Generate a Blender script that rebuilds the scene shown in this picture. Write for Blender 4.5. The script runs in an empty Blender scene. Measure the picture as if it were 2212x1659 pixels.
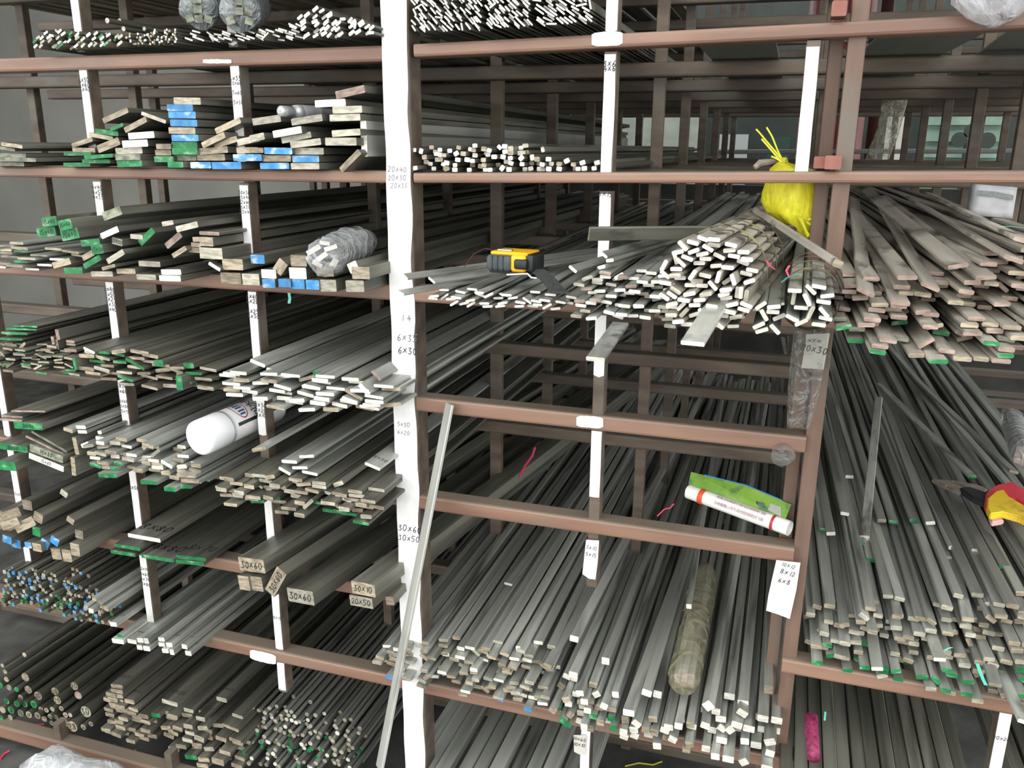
import bpy, bmesh, math, random
from mathutils import Vector, Matrix, noise
SC = bpy.context.scene
COL = SC.collection
# ------------------------------------------------------------ camera, sky, exposure
F, CX, CY = 1820.0, 1106.0, 829.5
PIT, YAW, ROL = math.radians(15.7), math.radians(17.85), math.radians(-0.43)
CAM = Vector((0.0, -1.45, 1.62))
_f = Vector((-math.sin(YAW)*math.cos(PIT), math.cos(YAW)*math.cos(PIT), -math.sin(PIT)))
_r = Vector((math.cos(YAW), math.sin(YAW), 0)); _d = _f.cross(_r)
RR = math.cos(ROL)*_r + math.sin(ROL)*_d
DD = -math.sin(ROL)*_r + math.cos(ROL)*_d
cam = bpy.data.cameras.new('camera'); cam.sensor_width = 36.0; cam.lens = 36.0*F/2212.0
cam.clip_start = 0.02; cam.clip_end = 100
camo = bpy.data.objects.new('camera', cam); COL.objects.link(camo)
camo.matrix_world = Matrix((( RR.x,-DD.x,-_f.x,CAM.x),( RR.y,-DD.y,-_f.y,CAM.y),( RR.z,-DD.z,-_f.z,CAM.z),(0,0,0,1)))
SC.camera = camo
w = bpy.data.worlds.new('overcast_sky'); SC.world = w; w.use_nodes = True
bg = w.node_tree.nodes['Background']; bg.inputs[0].default_value = (1.0, 1.0, 0.975, 1); bg.inputs[1].default_value = 1.0
SC.view_settings.view_transform = 'Standard'; SC.view_settings.look = 'None'
SC.view_settings.gamma = 1.0; SC.view_settings.use_curve_mapping = False
SC.view_settings.exposure = 1.42
def ray(x, y): return RR*((x-CX)/F) + DD*((y-CY)/F) + _f
def P(x, y, Y=0.0):
    d = ray(x, y); return CAM + d*((Y-CAM.y)/d.y)
def PZ(x, y, Z):
    d = ray(x, y); return CAM + d*((Z-CAM.z)/d.z)
def ZC(x, y, Y=0.0): return (Y-CAM.y)/ray(x, y).y
rnd = random.Random(7)
# ------------------------------------------------------------ materials
def srgb(r, g, b):
    f = lambda c: (c/255/12.92) if c/255 <= .04045 else ((c/255+.055)/1.055)**2.4
    return (f(r), f(g), f(b), 1)
MATS = {}
def mat(name, c1, c2=None, rough=.5, metal=0., scale=(8, 8, 8), detail=4, per=0.0, bump=0.0, lo=.35, hi=.65, spec=.5, dust=None, c3=None, s3=(3, 3, 3), t3=(.55, .7)):
    if name in MATS: return MATS[name]
    m = bpy.data.materials.new(name); m.use_nodes = True; nt = m.node_tree; N = nt.nodes; L = nt.links
    b = N['Principled BSDF']; b.inputs['Roughness'].default_value = rough; b.inputs['Metallic'].default_value = metal
    b.inputs['Specular IOR Level'].default_value = spec
    tc = N.new('ShaderNodeTexCoord'); mp = N.new('ShaderNodeMapping'); mp.inputs['Scale'].default_value = scale
    oi = N.new('ShaderNodeObjectInfo')
    L.new(tc.outputs['Object'], mp.inputs['Vector'])
    va = N.new('ShaderNodeVectorMath'); va.operation = 'MULTIPLY_ADD'; va.inputs[1].default_value = (1, 1, 1)
    cb = N.new('ShaderNodeCombineXYZ'); mu = N.new('ShaderNodeMath'); mu.operation = 'MULTIPLY'; mu.inputs[1].default_value = 37.0
    L.new(oi.outputs['Random'], mu.inputs[0])
    for i in range(3): L.new(mu.outputs[0], cb.inputs[i])
    L.new(mp.outputs[0], va.inputs[0]); L.new(cb.outputs[0], va.inputs[2])
    nz = N.new('ShaderNodeTexNoise'); nz.inputs['Scale'].default_value = 1.0; nz.inputs['Detail'].default_value = detail
    L.new(va.outputs[0], nz.inputs['Vector'])
    cr = N.new('ShaderNodeValToRGB'); cr.color_ramp.elements[0].position = lo; cr.color_ramp.elements[1].position = hi
    cr.color_ramp.elements[0].color = c1; cr.color_ramp.elements[1].color = c2 or c1
    L.new(nz.outputs['Fac'], cr.inputs[0]); out = cr.outputs[0]
    if c3:
        n3 = N.new('ShaderNodeTexNoise'); n3.inputs['Scale'].default_value = 1.0; n3.inputs['Detail'].default_value = 6
        mp3 = N.new('ShaderNodeMapping'); mp3.inputs['Scale'].default_value = s3
        L.new(tc.outputs['Object'], mp3.inputs['Vector'])
        v3 = N.new('ShaderNodeVectorMath'); v3.operation = 'ADD'; L.new(mp3.outputs[0], v3.inputs[0]); L.new(cb.outputs[0], v3.inputs[1])
        L.new(v3.outputs[0], n3.inputs['Vector'])
        r3 = N.new('ShaderNodeMapRange'); r3.inputs['From Min'].default_value = t3[0]; r3.inputs['From Max'].default_value = t3[1]
        L.new(n3.outputs['Fac'], r3.inputs['Value'])
        mx = N.new('ShaderNodeMix'); mx.data_type = 'RGBA'; mx.inputs[7].default_value = c3
        L.new(r3.outputs[0], mx.inputs[0]); L.new(out, mx.inputs[6]); out = mx.outputs[2]
    if dust:
        ge = N.new('ShaderNodeNewGeometry'); sx = N.new('ShaderNodeSeparateXYZ'); L.new(ge.outputs['Normal'], sx.inputs[0])
        dm = N.new('ShaderNodeMapRange'); dm.inputs['From Min'].default_value = .3; dm.inputs['From Max'].default_value = .9; dm.inputs['To Max'].default_value = .8
        L.new(sx.outputs[2], dm.inputs['Value']); dx = N.new('ShaderNodeMix'); dx.data_type = 'RGBA'; dx.inputs[7].default_value = dust
        L.new(dm.outputs[0], dx.inputs[0]); L.new(out, dx.inputs[6]); out = dx.outputs[2]
    if per:
        mr = N.new('ShaderNodeMapRange'); mr.inputs['To Min'].default_value = 1-per; mr.inputs['To Max'].default_value = 1+per
        L.new(oi.outputs['Random'], mr.inputs['Value'])
        hs = N.new('ShaderNodeVectorMath'); hs.operation = 'SCALE'; L.new(out, hs.inputs[0]); L.new(mr.outputs[0], hs.inputs['Scale']); out = hs.outputs[0]
    L.new(out, b.inputs['Base Color'])
    if bump:
        bp = N.new('ShaderNodeBump'); bp.inputs['Strength'].default_value = bump; bp.inputs['Distance'].default_value = .002
        L.new(nz.outputs['Fac'], bp.inputs['Height']); L.new(bp.outputs[0], b.inputs['Normal'])
    MATS[name] = m; return m
def film(name, tint, alpha, scale=40, rough=.05, crease=.012):
    """creased clear film: sharp gloss over a thin milky haze, see-through elsewhere"""
    m = bpy.data.materials.new(name); m.use_nodes = True; nt = m.node_tree; N = nt.nodes; L = nt.links
    b = N['Principled BSDF']; b.inputs['Base Color'].default_value = tint; b.inputs['Roughness'].default_value = rough; b.inputs['Specular IOR Level'].default_value = 1.0; b.inputs['IOR'].default_value = 1.7
    tr = N.new('ShaderNodeBsdfTransparent'); mx = N.new('ShaderNodeMixShader'); tc = N.new('ShaderNodeTexCoord')
    nz = N.new('ShaderNodeTexNoise'); nz.inputs['Scale'].default_value = scale; nz.inputs['Detail'].default_value = 3; nz.inputs['Distortion'].default_value = 2.5
    L.new(tc.outputs['Object'], nz.inputs['Vector'])
    mr = N.new('ShaderNodeMapRange'); mr.inputs['From Min'].default_value = .45; mr.inputs['From Max'].default_value = .7
    mr.inputs['To Min'].default_value = alpha*.45; mr.inputs['To Max'].default_value = min(1, alpha*1.8)
    lw = N.new('ShaderNodeLayerWeight'); lw.inputs['Blend'].default_value = .35
    mxx = N.new('ShaderNodeMath'); mxx.operation = 'MULTIPLY_ADD'; mxx.inputs[1].default_value = .5; mxx.use_clamp = True
    L.new(lw.outputs['Facing'], mxx.inputs[0]); L.new(mr.outputs[0], mxx.inputs[2])
    L.new(nz.outputs['Fac'], mr.inputs['Value']); L.new(mxx.outputs[0], mx.inputs[0])
    bp = N.new('ShaderNodeBump'); bp.inputs['Strength'].default_value = 1.0; bp.inputs['Distance'].default_value = crease
    L.new(nz.outputs['Fac'], bp.inputs['Height']); L.new(bp.outputs[0], b.inputs['Normal'])
    L.new(tr.outputs[0], mx.inputs[1]); L.new(b.outputs[0], mx.inputs[2]); L.new(mx.outputs[0], N['Material Output'].inputs['Surface'])
    MATS[name] = m; return m
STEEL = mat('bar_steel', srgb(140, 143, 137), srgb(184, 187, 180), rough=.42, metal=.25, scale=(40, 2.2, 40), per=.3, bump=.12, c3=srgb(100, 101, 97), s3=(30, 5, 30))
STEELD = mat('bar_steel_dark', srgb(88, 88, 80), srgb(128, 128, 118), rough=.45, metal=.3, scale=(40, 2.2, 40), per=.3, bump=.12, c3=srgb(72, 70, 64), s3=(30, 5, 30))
STEELB = mat('bar_steel_dusty', srgb(152, 147, 137), srgb(190, 184, 173), rough=.55, metal=.15, scale=(40, 2.2, 40), per=.25, bump=.1, c3=srgb(82, 77, 73), s3=(25, 9, 25))
STEELL = mat('bar_steel_bright', srgb(175, 178, 172), srgb(205, 205, 199), rough=.35, metal=.35, scale=(40, 2, 40), per=.1, c3=srgb(140, 140, 134), s3=(20, 4, 20))
ENDM = {
 'w': mat('end_white', srgb(216, 212, 200), srgb(246, 244, 236), rough=.4, metal=.15, scale=(60, 60, 220), per=.12, bump=.1),
 't': mat('end_tan', srgb(130, 119, 102), srgb(180, 168, 146), rough=.55, metal=.15, scale=(50, 50, 190), per=.25, bump=.1),
 'r': mat('end_rusty', srgb(132, 112, 102), srgb(176, 156, 144), rough=.6, metal=.1, scale=(60, 60, 160), per=.2, bump=.1),
 'g': mat('end_green', srgb(22, 106, 60), srgb(40, 140, 82), rough=.5, scale=(60, 60, 60), per=.2, c3=srgb(150, 178, 150), s3=(45, 45, 90), t3=(.56, .74)),
 'c': mat('end_sawn_dimmed', srgb(150, 145, 130), srgb(192, 188, 172), rough=.45, metal=.15, scale=(60, 60, 200), per=.22, bump=.1),  # darker sawn white: weaker left-bay light put into the colour; mixed in elsewhere
 'b': mat('end_blue', srgb(46, 122, 184), srgb(82, 156, 210), rough=.45, scale=(60, 60, 60), per=.15, c3=srgb(206, 208, 196), s3=(35, 35, 60), t3=(.55, .72)),
 'd': mat('end_dull', srgb(96, 100, 88), srgb(150, 154, 134), rough=.6, scale=(60, 60, 120), per=.2),
}
BROWN = mat('rack_brown_paint', srgb(126, 96, 82), srgb(156, 124, 106), dust=srgb(124, 116, 104), rough=.38, scale=(3, 30, 30), per=.08, bump=.15, c3=srgb(128, 120, 108), s3=(4, 9, 9), t3=(.56, .75))
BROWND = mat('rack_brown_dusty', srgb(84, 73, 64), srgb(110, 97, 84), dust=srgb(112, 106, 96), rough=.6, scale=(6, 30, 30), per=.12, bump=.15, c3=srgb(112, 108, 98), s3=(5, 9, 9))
WHITE = mat('white_paint', srgb(238, 238, 238), srgb(250, 250, 250), rough=.5, scale=(30, 30, 30), c3=srgb(190, 190, 192), s3=(14, 14, 9), t3=(.64, .8))
INK = mat('marker_ink', srgb(42, 42, 46), rough=.6)
INKF = mat('marker_ink_faded', srgb(118, 118, 124), rough=.6)
# ------------------------------------------------------------ object helpers
def obj(name, verts, faces, mats, parent=None, loc=None, smooth=False, mi=None):
    me = bpy.data.meshes.new(name); me.from_pydata([tuple(v) for v in verts], [], faces)
    for m in (mats if isinstance(mats, (list, tuple)) else [mats]): me.materials.append(m)
    if mi:
        for i, k in enumerate(mi): me.polygons[i].material_index = k
    if smooth:
        for p in me.polygons: p.use_smooth = True
    o = bpy.data.objects.new(name, me); COL.objects.link(o)
    if loc is not None: o.location = loc
    if parent: o.parent = parent
    return o
def empty(name, loc=(0, 0, 0)):
    o = bpy.data.objects.new(name, None); o.empty_display_size = .05; COL.objects.link(o); o.location = loc; return o
def tag(o, label, cat, group=None, kind=None):
    o['label'] = label; o['category'] = cat
    if group: o['group'] = group
    if kind: o['kind'] = kind
    return o
def struct(o): o['kind'] = 'structure'; return o
def boxv(x0, x1, y0, y1, z0, z1):
    v = [(x0, y0, z0), (x1, y0, z0), (x1, y1, z0), (x0, y1, z0), (x0, y0, z1), (x1, y0, z1), (x1, y1, z1), (x0, y1, z1)]
    f = [(0, 3, 2, 1), (4, 5, 6, 7), (0, 1, 5, 4), (1, 2, 6, 5), (2, 3, 7, 6), (3, 0, 4, 7)]
    return v, f
def chamfer_prism(a, b, w, h, c, up=None):
    """tube with rounded corners running from a to b; w across, h up"""
    a = Vector(a); b = Vector(b); d = (b-a).normalized(); up = Vector(up or (0, 0, 1))
    s = d.cross(up).normalized(); u = s.cross(d).normalized()
    prof = []
    for sx, sy in ((1, -1), (1, 1), (-1, 1), (-1, -1)):
        cx, cy = sx*(w/2-c), sy*(h/2-c); base = math.atan2(sy, sx)
        for k in (-1, 0, 1): prof.append((cx+c*math.cos(base+k*math.pi/4), cy+c*math.sin(base+k*math.pi/4)))
    n = len(prof)
    v = [a+s*p[0]+u*p[1] for p in prof]+[b+s*p[0]+u*p[1] for p in prof]
    f = [(i, (i+1) % n, n+(i+1) % n, n+i) for i in range(n)]+[tuple(range(n-1, -1, -1)), tuple(range(n, 2*n))]
    return v, f
def tube(path, rad, n=8, closed=False, caps=True):
    """swept circle; rad number or list"""
    P_ = [Vector(p) for p in path]; v = []; f = []; m = len(P_)
    R_ = rad if isinstance(rad, (list, tuple)) else [rad]*m
    up = Vector((0, 0, 1))
    for i, p in enumerate(P_):
        d = (P_[(i+1) % m]-P_[i-1]) if closed else (P_[min(i+1, m-1)]-P_[max(i-1, 0)])
        d.normalize(); s = d.cross(up)
        if s.length < .05: s = d.cross(Vector((1, 0, 0)))
        s.normalize(); u = s.cross(d)
        for k in range(n):
            a = 2*math.pi*k/n; v.append(p+(s*math.cos(a)+u*math.sin(a))*R_[i])
    for i in range(m if closed else m-1):
        j = (i+1) % m
        for k in range(n): f.append((i*n+k, i*n+(k+1) % n, j*n+(k+1) % n, j*n+k))
    if caps and not closed: f += [tuple(range(n-1, -1, -1)), tuple(range((m-1)*n, m*n))]
    return v, f
def lathe(prof, n=24):
    """profile (r, y) about the local y axis"""
    v = []; f = []; m = len(prof)
    for r, y in prof:
        for k in range(n):
            a = 2*math.pi*k/n; v.append((r*math.cos(a), y, r*math.sin(a)))
    for i in range(m-1):
        for k in range(n): f.append((i*n+k, i*n+(k+1) % n, (i+1)*n+(k+1) % n, (i+1)*n+k))
    f += [tuple(range(n)), tuple(range(m*n-1, (m-1)*n-1, -1))]
    return v, f
def join(parts):
    V = []; Fc = []; M = []
    for k, (v, f) in enumerate(parts):
        o = len(V); V += list(v); Fc += [tuple(i+o for i in q) for q in f]; M += [k]*len(f)
    return V, Fc, M
def prism(poly, h):
    """poly: 3-D points of the base (roughly level), extruded up by h"""
    n = len(poly); v = [Vector(p) for p in poly]+[Vector(p)+Vector((0, 0, h)) for p in poly]
    f = [tuple(range(n-1, -1, -1)), tuple(range(n, 2*n))]+[(i, (i+1) % n, n+(i+1) % n, n+i) for i in range(n)]
    return v, f
# handwriting: strokes on a unit cell
GLY = {
 '0': [[(.4, 1), (.1, .8), (.05, .3), (.3, 0), (.6, .1), (.75, .5), (.65, .9), (.4, 1)]],
 '1': [[(.4, 1), (.35, 0)]],
 '2': [[(.05, .8), (.3, 1), (.65, .9), (.65, .6), (.05, .03), (.8, .05)]],
 '3': [[(.05, .95), (.6, .98), (.3, .58), (.7, .4), (.6, .05), (.05, .05)]],
 '4': [[(.45, 1), (.05, .4), (.85, .42)], [(.6, .75), (.55, 0)]],
 '5': [[(.8, 1), (.2, .98), (.12, .55), (.6, .55), (.7, .2), (.4, 0), (.05, .05)]],
 '6': [[(.6, 1), (.15, .55), (.1, .15), (.45, 0), (.75, .25), (.5, .48), (.12, .3)]],
 '7': [[(.05, .95), (.8, 1), (.35, 0)]],
 '8': [[(.45, .52), (.1, .75), (.4, 1), (.7, .8), (.45, .52), (.1, .2), (.4, 0), (.75, .2), (.45, .52)]],
 'x': [[(.1, .75), (.75, .15)], [(.7, .8), (.05, .1)]],
 '~': [[(0, .3), (.3, .6), (.5, .2), (.9, .6)]],
}
def scribble(s, h, th, seed=0, pitch=.82, lean=.12):
    """text ribbon in the x-z plane, centred, facing -y"""
    rg = random.Random(seed+len(s)*13); v = []; f = []; x0 = 0
    for ch in s:
        if ch == ' ': x0 += h*.5; continue
        sc = rg.uniform(.88, 1.08); oy = rg.uniform(-.06, .06)
        for st in GLY[ch]:
            pts = [Vector((x0+(a*.72+b*lean+rg.uniform(-.03, .03))*h*sc, 0, (b+oy+rg.uniform(-.03, .03))*h*sc)) for a, b in st]
            for a, b in zip(pts, pts[1:]):
                d = (b-a).normalized(); n = Vector((-d.z, 0, d.x))*th/2; e = d*th*.3; k = len(v)
                v += [a-e-n, b+e-n, b+e+n, a-e+n]; f.append((k, k+1, k+2, k+3))
        x0 += h*pitch*sc*(.62 if ch == '1' else 1)
    cx = x0/2
    return [(p.x-cx, p.y, p.z-h/2) for p in v], f
def write_on(parent, s, h, th, M, ink=None, seed=0):
    v, f = scribble(s, h, th, seed); o = obj('handwriting', v, f, ink or INK, parent)
    o.matrix_local = M; return o
# ------------------------------------------------------------ the shed
CONC = mat('concrete', srgb(70, 71, 70), srgb(102, 102, 98), rough=.85, scale=(9, 9, 9), detail=8, c3=srgb(52, 54, 54), s3=(2.2, 2.2, 2.2), bump=.3)
PLAST = mat('plaster', srgb(158, 158, 152), srgb(172, 172, 166), rough=.8, scale=(2, 2, 2))
ROOFM = mat('roof_sheet', srgb(52, 62, 58), srgb(70, 80, 74), rough=.6, scale=(3, 3, 3))
def slab(name, x0, x1, y0, y1, z0, z1, m):
    v, f = boxv(x0, x1, y0, y1, z0, z1); return struct(obj(name, v, f, m))
slab('floor', -9, 9, -7, 12, -.12, 0, CONC)
slab('wall_back', -6, -1.9, 3.62, 3.74, 0, 3.3, PLAST)
slab('shade_wall_low', -1.9, 2.6, 3.62, 3.72, 0, 1.42, mat('shade_wall_dark', srgb(58, 58, 56), srgb(76, 76, 72), rough=.9))  # added dark half wall: darkens the depth behind the rack, blocks light
slab('wall_left', -6.1, -6, -.2, 3.74, 0, 3.3, PLAST)
# corrugated roof over the racks
v = []; f = []; nx = 90
for i in range(nx+1):
    x = -6.1+i*10.1/nx; z = 3.3+.03*math.sin(i*1.6)
    v += [(x, -.55, z), (x, 5.2, z+.1)]
f = [(2*i, 2*i+2, 2*i+3, 2*i+1) for i in range(nx)]
struct(obj('ceiling', v, f, ROOFM))
# house across the yard behind
FAR = mat('far_wall', srgb(150, 158, 150), srgb(170, 178, 168), rough=.8)
LOUV = mat('far_louvre', srgb(120, 148, 134), srgb(140, 166, 150), rough=.6)
DARKG = mat('dark_green_sheet', srgb(24, 34, 31), srgb(34, 44, 40), rough=.5)
slab('wall_far', -5, 6, 8.4, 8.6, 0, 4.5, DARKG)
# ------------------------------------------------------------ painted front frame
ZS = {1: 1.800, 2: 1.576, 3: 1.365, 4: 1.147, 5: .938, 6: .714, 7: .501}      # shelf tops
PX = {'z': -1.745, 'a': -1.385, 'b': -1.026, 'c': -.303, 'e': .068, 'f': .435, 'g': .80}
rack = tag(empty('bar_rack', (-.69, .03, 0)), 'brown welded steel bar rack with white painted front posts', 'rack')
RO = Vector(rack.location)
def rk(name, v, f, m, mi=None, par=None):
    return obj(name, [Vector(p)-RO for p in v], f, m, par or rack, mi=mi)
def beam_px(x0, t0, b0, x1, t1, b1, dep=.042):
    """front tube between two columns of pixels: (x, top of front face, bottom)"""
    a0, a1, c0, c1 = P(x0, t0), P(x0, b0), P(x1, t1), P(x1, b1)
    h = ((a0.z-a1.z)+(c0.z-c1.z))/2
    a = Vector((a0.x, dep/2, (a0.z+a1.z)/2)); b = Vector((c0.x, dep/2, (c0.z+c1.z)/2))
    v, f = chamfer_prism(a, b, dep, h, .005)
    return rk('cross_beam', v, f, BROWN)
beam_px(-120, 128, 161, 838, 99, 131)
beam_px(893, 92, 126, 2330, 22, 53)
beam_px(-120, 357, 381, 838, 370, 395)
beam_px(893, 374, 395, 2330, 367, 397)
def beam_z(z, x0, x1, h=.03, dep=.042, y=0., nm='cross_beam', m=None, par=None):
    v, f = chamfer_prism((x0, y+dep/2, z-h/2), (x1, y+dep/2, z-h/2), dep, h, .005)
    if par is None: return rk(nm, v, f, m or BROWN)
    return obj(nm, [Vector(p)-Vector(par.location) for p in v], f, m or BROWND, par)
for k in (3, 4, 5, 6, 7):
    beam_z(ZS[k], -2.3, -.712)
    beam_z(ZS[k], (.062 if k == 6 else -.664), (.062 if k in (4, 5) else 1.05))
beam_z(.075, -2.3, -.712, h=.04); beam_z(.075, -.664, 1.05, h=.04)
# main column: square tube, paint on its face
v, f = chamfer_prism((-.6885, .0265, 0), (-.6885, .0265, 2.4), .053, .053, .004, up=(0, 1, 0))
colu = rk('main_column', v, f, BROWND)
def paint(par, x0, x1, z0, z1, y, seed, jag=.003, name='white_paint', drip=True):
    rg = random.Random(seed); n = max(6, int((z1-z0)/.02)); v = []; f = []
    for i in range(n+1):
        t = i/n; z = z0+(z1-z0)*t; e = jag*(noise.noise(Vector((seed, z*9, 0)))*1.6)
        e2 = jag*(noise.noise(Vector((seed+5, z*11, 3)))*1.6)
        v += [(x0+max(0, e*.6), y, z), ((x0+x1)/2, y, z-(.004*rg.random() if i == 0 and drip else 0)), (x1-max(0, e2+jag*.6), y, z)]
    for i in range(n):
        for k in (0, 1): a = i*3+k; f.append((a, a+1, a+4, a+3))
    return rk(name, v, f, WHITE, par=par)
pc = paint(colu, -.714, -.662, .135, 2.4, -.0008, 3, jag=.0045)
# lump of paint spilling round the right-hand edge of the column is part of the same coat
def on_front(par, x, y, s, h, ink=None, seed=0, Y=-.0012):
    p = P(x, y, Y); z = ZC(x, y, Y); hh = h*z/F
    return write_on(par, s, hh, hh*.11, Matrix.Translation(p-RO), ink, seed)
for x, y, s, h, ink in ((858, 366, '20x40', 11, INKF), (858, 384, '20x30', 11, INKF), (862, 401, '20x35', 10, INKF), (878, 686, '1 4', 14, INKF), (880, 730, '6x35', 15, INKF),
                        (881, 757, '6x30', 16, INK), (872, 917, '5x30', 10, INKF), (872, 934, '6x20', 10, INKF), (886, 1143, '30x60', 14, INK), (884, 1163, '30x50', 13, INK)):
    on_front(colu, x, y, s, h, ink, seed=y)
# divider posts: one short tube between each pair of beams, painted to a ragged line
POSTS = []
def divider(x, zlo, zhi, z0=None, z1=None, m=BROWND, w=.021, painted=True, seed=1):
    v, f = chamfer_prism((x, .021, zlo), (x, .021, zhi), .030, w, .002, up=(1, 0, 0))
    o = rk('divider_post', v, f, m)
    if painted: paint(o, x-w/2+.0005, x+w/2-.0005, z0 if z0 is not None else zlo+.004, z1 if z1 is not None else zhi-.004, .0052, seed, jag=.0012)
    return o
def zpx(x, y): return P(x, y).z
levels = [.075, ZS[7], ZS[6], ZS[5], ZS[4], ZS[3], ZS[2], ZS[1], 2.4]
hb = .030
tops = levels
LBL = {('a', 6): ['6x50', '5x60', '5x40'], ('a', 5): ['4x40', '4x50', '4x35'], ('a', 4): ['8x40', '5x50', '5x25', '5x30', '5x40'], ('a', 3): ['6x70', '5x60', '', '15x60', '15x80', '15x70'],
       ('a', 2): ['8x50'], ('a', 1): ['12x70', '8x60', '8x70', '8x80'], ('b', 6): ['6x35', '20x60', '', '15x60', '', '25x50'], ('b', 5): ['20x30', '25x40', '12x40', '15x30', '20x40'], ('b', 4): ['6x40', '6x20', '', '6x25', '6x30'],
       ('b', 3): ['8x30', '8x20', '8x10'], ('b', 1): ['10x15'], ('c', 5): ['3x15'], ('c', 6): ['3x6', '4x6'], ('z', 2): ['25x25'], ('f', 1): ['20x20']}
YT = {('a', 6): 172, ('b', 6): 168, ('a', 5): 404, ('b', 5): 416, ('a', 4): 622, ('b', 4): 640, ('a', 3): 826, ('b', 3): 872, ('a', 2): 1038, ('a', 1): 1206, ('b', 1): 1322, ('c', 6): 137, ('c', 5): 419, ('z', 2): 1070, ('f', 1): 1600}
for key in ('z', 'a', 'b', 'c', 'f', 'g'):
    x = PX[key]
    for i in range(len(levels)-1):
        if key in 'fg' and i in (2, 3, 4): continue
        zlo, zhi = levels[i], levels[i+1]-hb
        if i+1 == 8: zhi = 2.4
        if key == 'c' and i == 1: continue
        if key == 'c' and i == 2: zlo = zpx(1270, 1268)
        if key == 'c' and i == 0: zhi = zpx(1250, 1575)
        if i == 0 and key in 'za': zhi = .125-.002
        if i == 0 and key == 'b': zlo = zpx(590, 1492)
        z0 = zlo+.004
        if key == 'c': z0 = {4: zpx(1290, 805), 3: zpx(1275, 1075), 2: zlo+.02}.get(i, z0)
        if key == 'b': z0 = {3: zpx(560, 940)}.get(i, z0)
        if key == 'c' and i == 4: z0 = zpx(1290, 812)
        o = divider(x, zlo-.002, zhi+.002, z0=z0, seed=ord(key)+i, painted=not (key == 'c' and i in (1, 2)) and not (key in 'fg' and i > 1) and not (i == 0 and key in 'za'))
        for j, s in enumerate(LBL.get((key, i), [])):
            if s:
                yy = YT.get((key, i), 0)+j*10.5
                zz = P(500, yy).z
                pp = P({'a': 175, 'b': 520, 'c': 1310, 'z': 40, 'f': 2170}[key], yy); zc = ZC(500, yy)
                hh = 8.5*zc/F
                if key == 'c': hh *= 1.25
                hh = min(hh, .0185/(len(s)*.66))*(1.25 if len(s) > 3 else 1)
                write_on(o, s, hh, hh*.13, Matrix.Translation(Vector((x, .0044, pp.z))-RO), INK, seed=int(yy))
# white blobs where the posts meet the beams
def patch_px(x0, y0, x1, y1, seed, slant=0., Y=-.0012, curve=.006):
    n = 10; v = []; f = []; rg = random.Random(seed)
    for i in range(n+1):
        t = i/n; x = x0+(x1-x0)*t; sh = slant*t
        for j in range(5):
            s = j/4; e = (abs(2*t-1)**6)*.16; yy = y0+(y1-y0)*(e+(1-2*e)*s)+sh+rg.uniform(-.6, .6)
            v.append(P(x, yy, Y))
    for i in range(n):
        for j in range(4): a = i*5+j; f.append((a, a+1, a+6, a+5))
    return rk('white_paint', v, f, WHITE)
patch_px(1278, 70, 1345, 101, 1, -3); patch_px(1245, 897, 1303, 922, 2, 4); patch_px(438, 128, 500, 137, 3, 0); patch_px(540, 1402, 596, 1424, 4, 13)
# rear columns beside the wrapped post, and the small square stubs welded on the beams
for (x, y, d) in ((.046, .045, .022), (.074, .012, .026)):
    v, f = chamfer_prism((x, y+.013, 0), (x, y+.013, 2.4), .026, d, .002, up=(1, 0, 0)); rk('end_column', v, f, mat('rack_brown_dull', srgb(104, 82, 71), srgb(126, 102, 88), rough=.55, scale=(30, 30, 4), c3=srgb(112, 104, 94), s3=(9, 9, 4)))
v, f = chamfer_prism((.012, .021, ZS[2]-.002), (.012, .021, zpx(1760, 86)), .03, .021, .002, up=(1, 0, 0)); dpost = rk('divider_post', v, f, BROWND)
paint(dpost, .0018, .0222, ZS[2]+.006, zpx(1760, 100), .0052, 9, jag=.001)
for x0, y0, x1, y1, Y in ((1783, 336, 1816, 366, -.012), (1759, 338, 1782, 364, .012), (1798, 2, 1828, 34, -.012)):
    a, b = P(x0, y0, Y), P(x1, y1, Y)
    v, f = chamfer_prism((( a.x+b.x)/2, Y, (a.z+b.z)/2), ((a.x+b.x)/2, Y+.04, (a.z+b.z)/2), abs(b.x-a.x), abs(a.z-b.z), .002)
    rk('stub_bracket', v, f, mat('bracket_red', srgb(140, 88, 76), srgb(156, 102, 88), rough=.5, scale=(30, 30, 30)))
# ------------------------------------------------------------ support frames behind the front
NTH = ['first', 'second', 'third', 'fourth', 'fifth', 'sixth']
for k in range(6):
    y = .5*(k+1)
    fr = tag(empty('support_frame', (-.69, y, 0)), 'brown steel support frame inside the rack, %s behind the painted front' % NTH[k], 'rack', 'support frames inside the rack')
    for z in [.075, 2.02]+[ZS[q] for q in (7, 6, 5, 4, 3, 2, 1)]:
        if z == ZS[6]: beam_z(z, -2.5, -.689, y=y, par=fr); beam_z(z, .06, 1.25, y=y, par=fr)
        else: beam_z(z, -2.5, (.06 if z in (ZS[4], ZS[5]) else 1.25), y=y, par=fr)
    for x in (-2.1, -1.745, -1.385, -1.026, -.689, -.303, .06, .435, .80, 1.18):
        wv = .026 if x not in (-.689,) else .03
        v, f = chamfer_prism((x, y+.06, ZS[3]-.02 if x > .1 else 0), (x, y+.06, 2.4), .024, wv, .002, up=(1, 0, 0))
        obj('upright_post', [Vector(p)-Vector(fr.location) for p in v], f, BROWND, fr)
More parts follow.
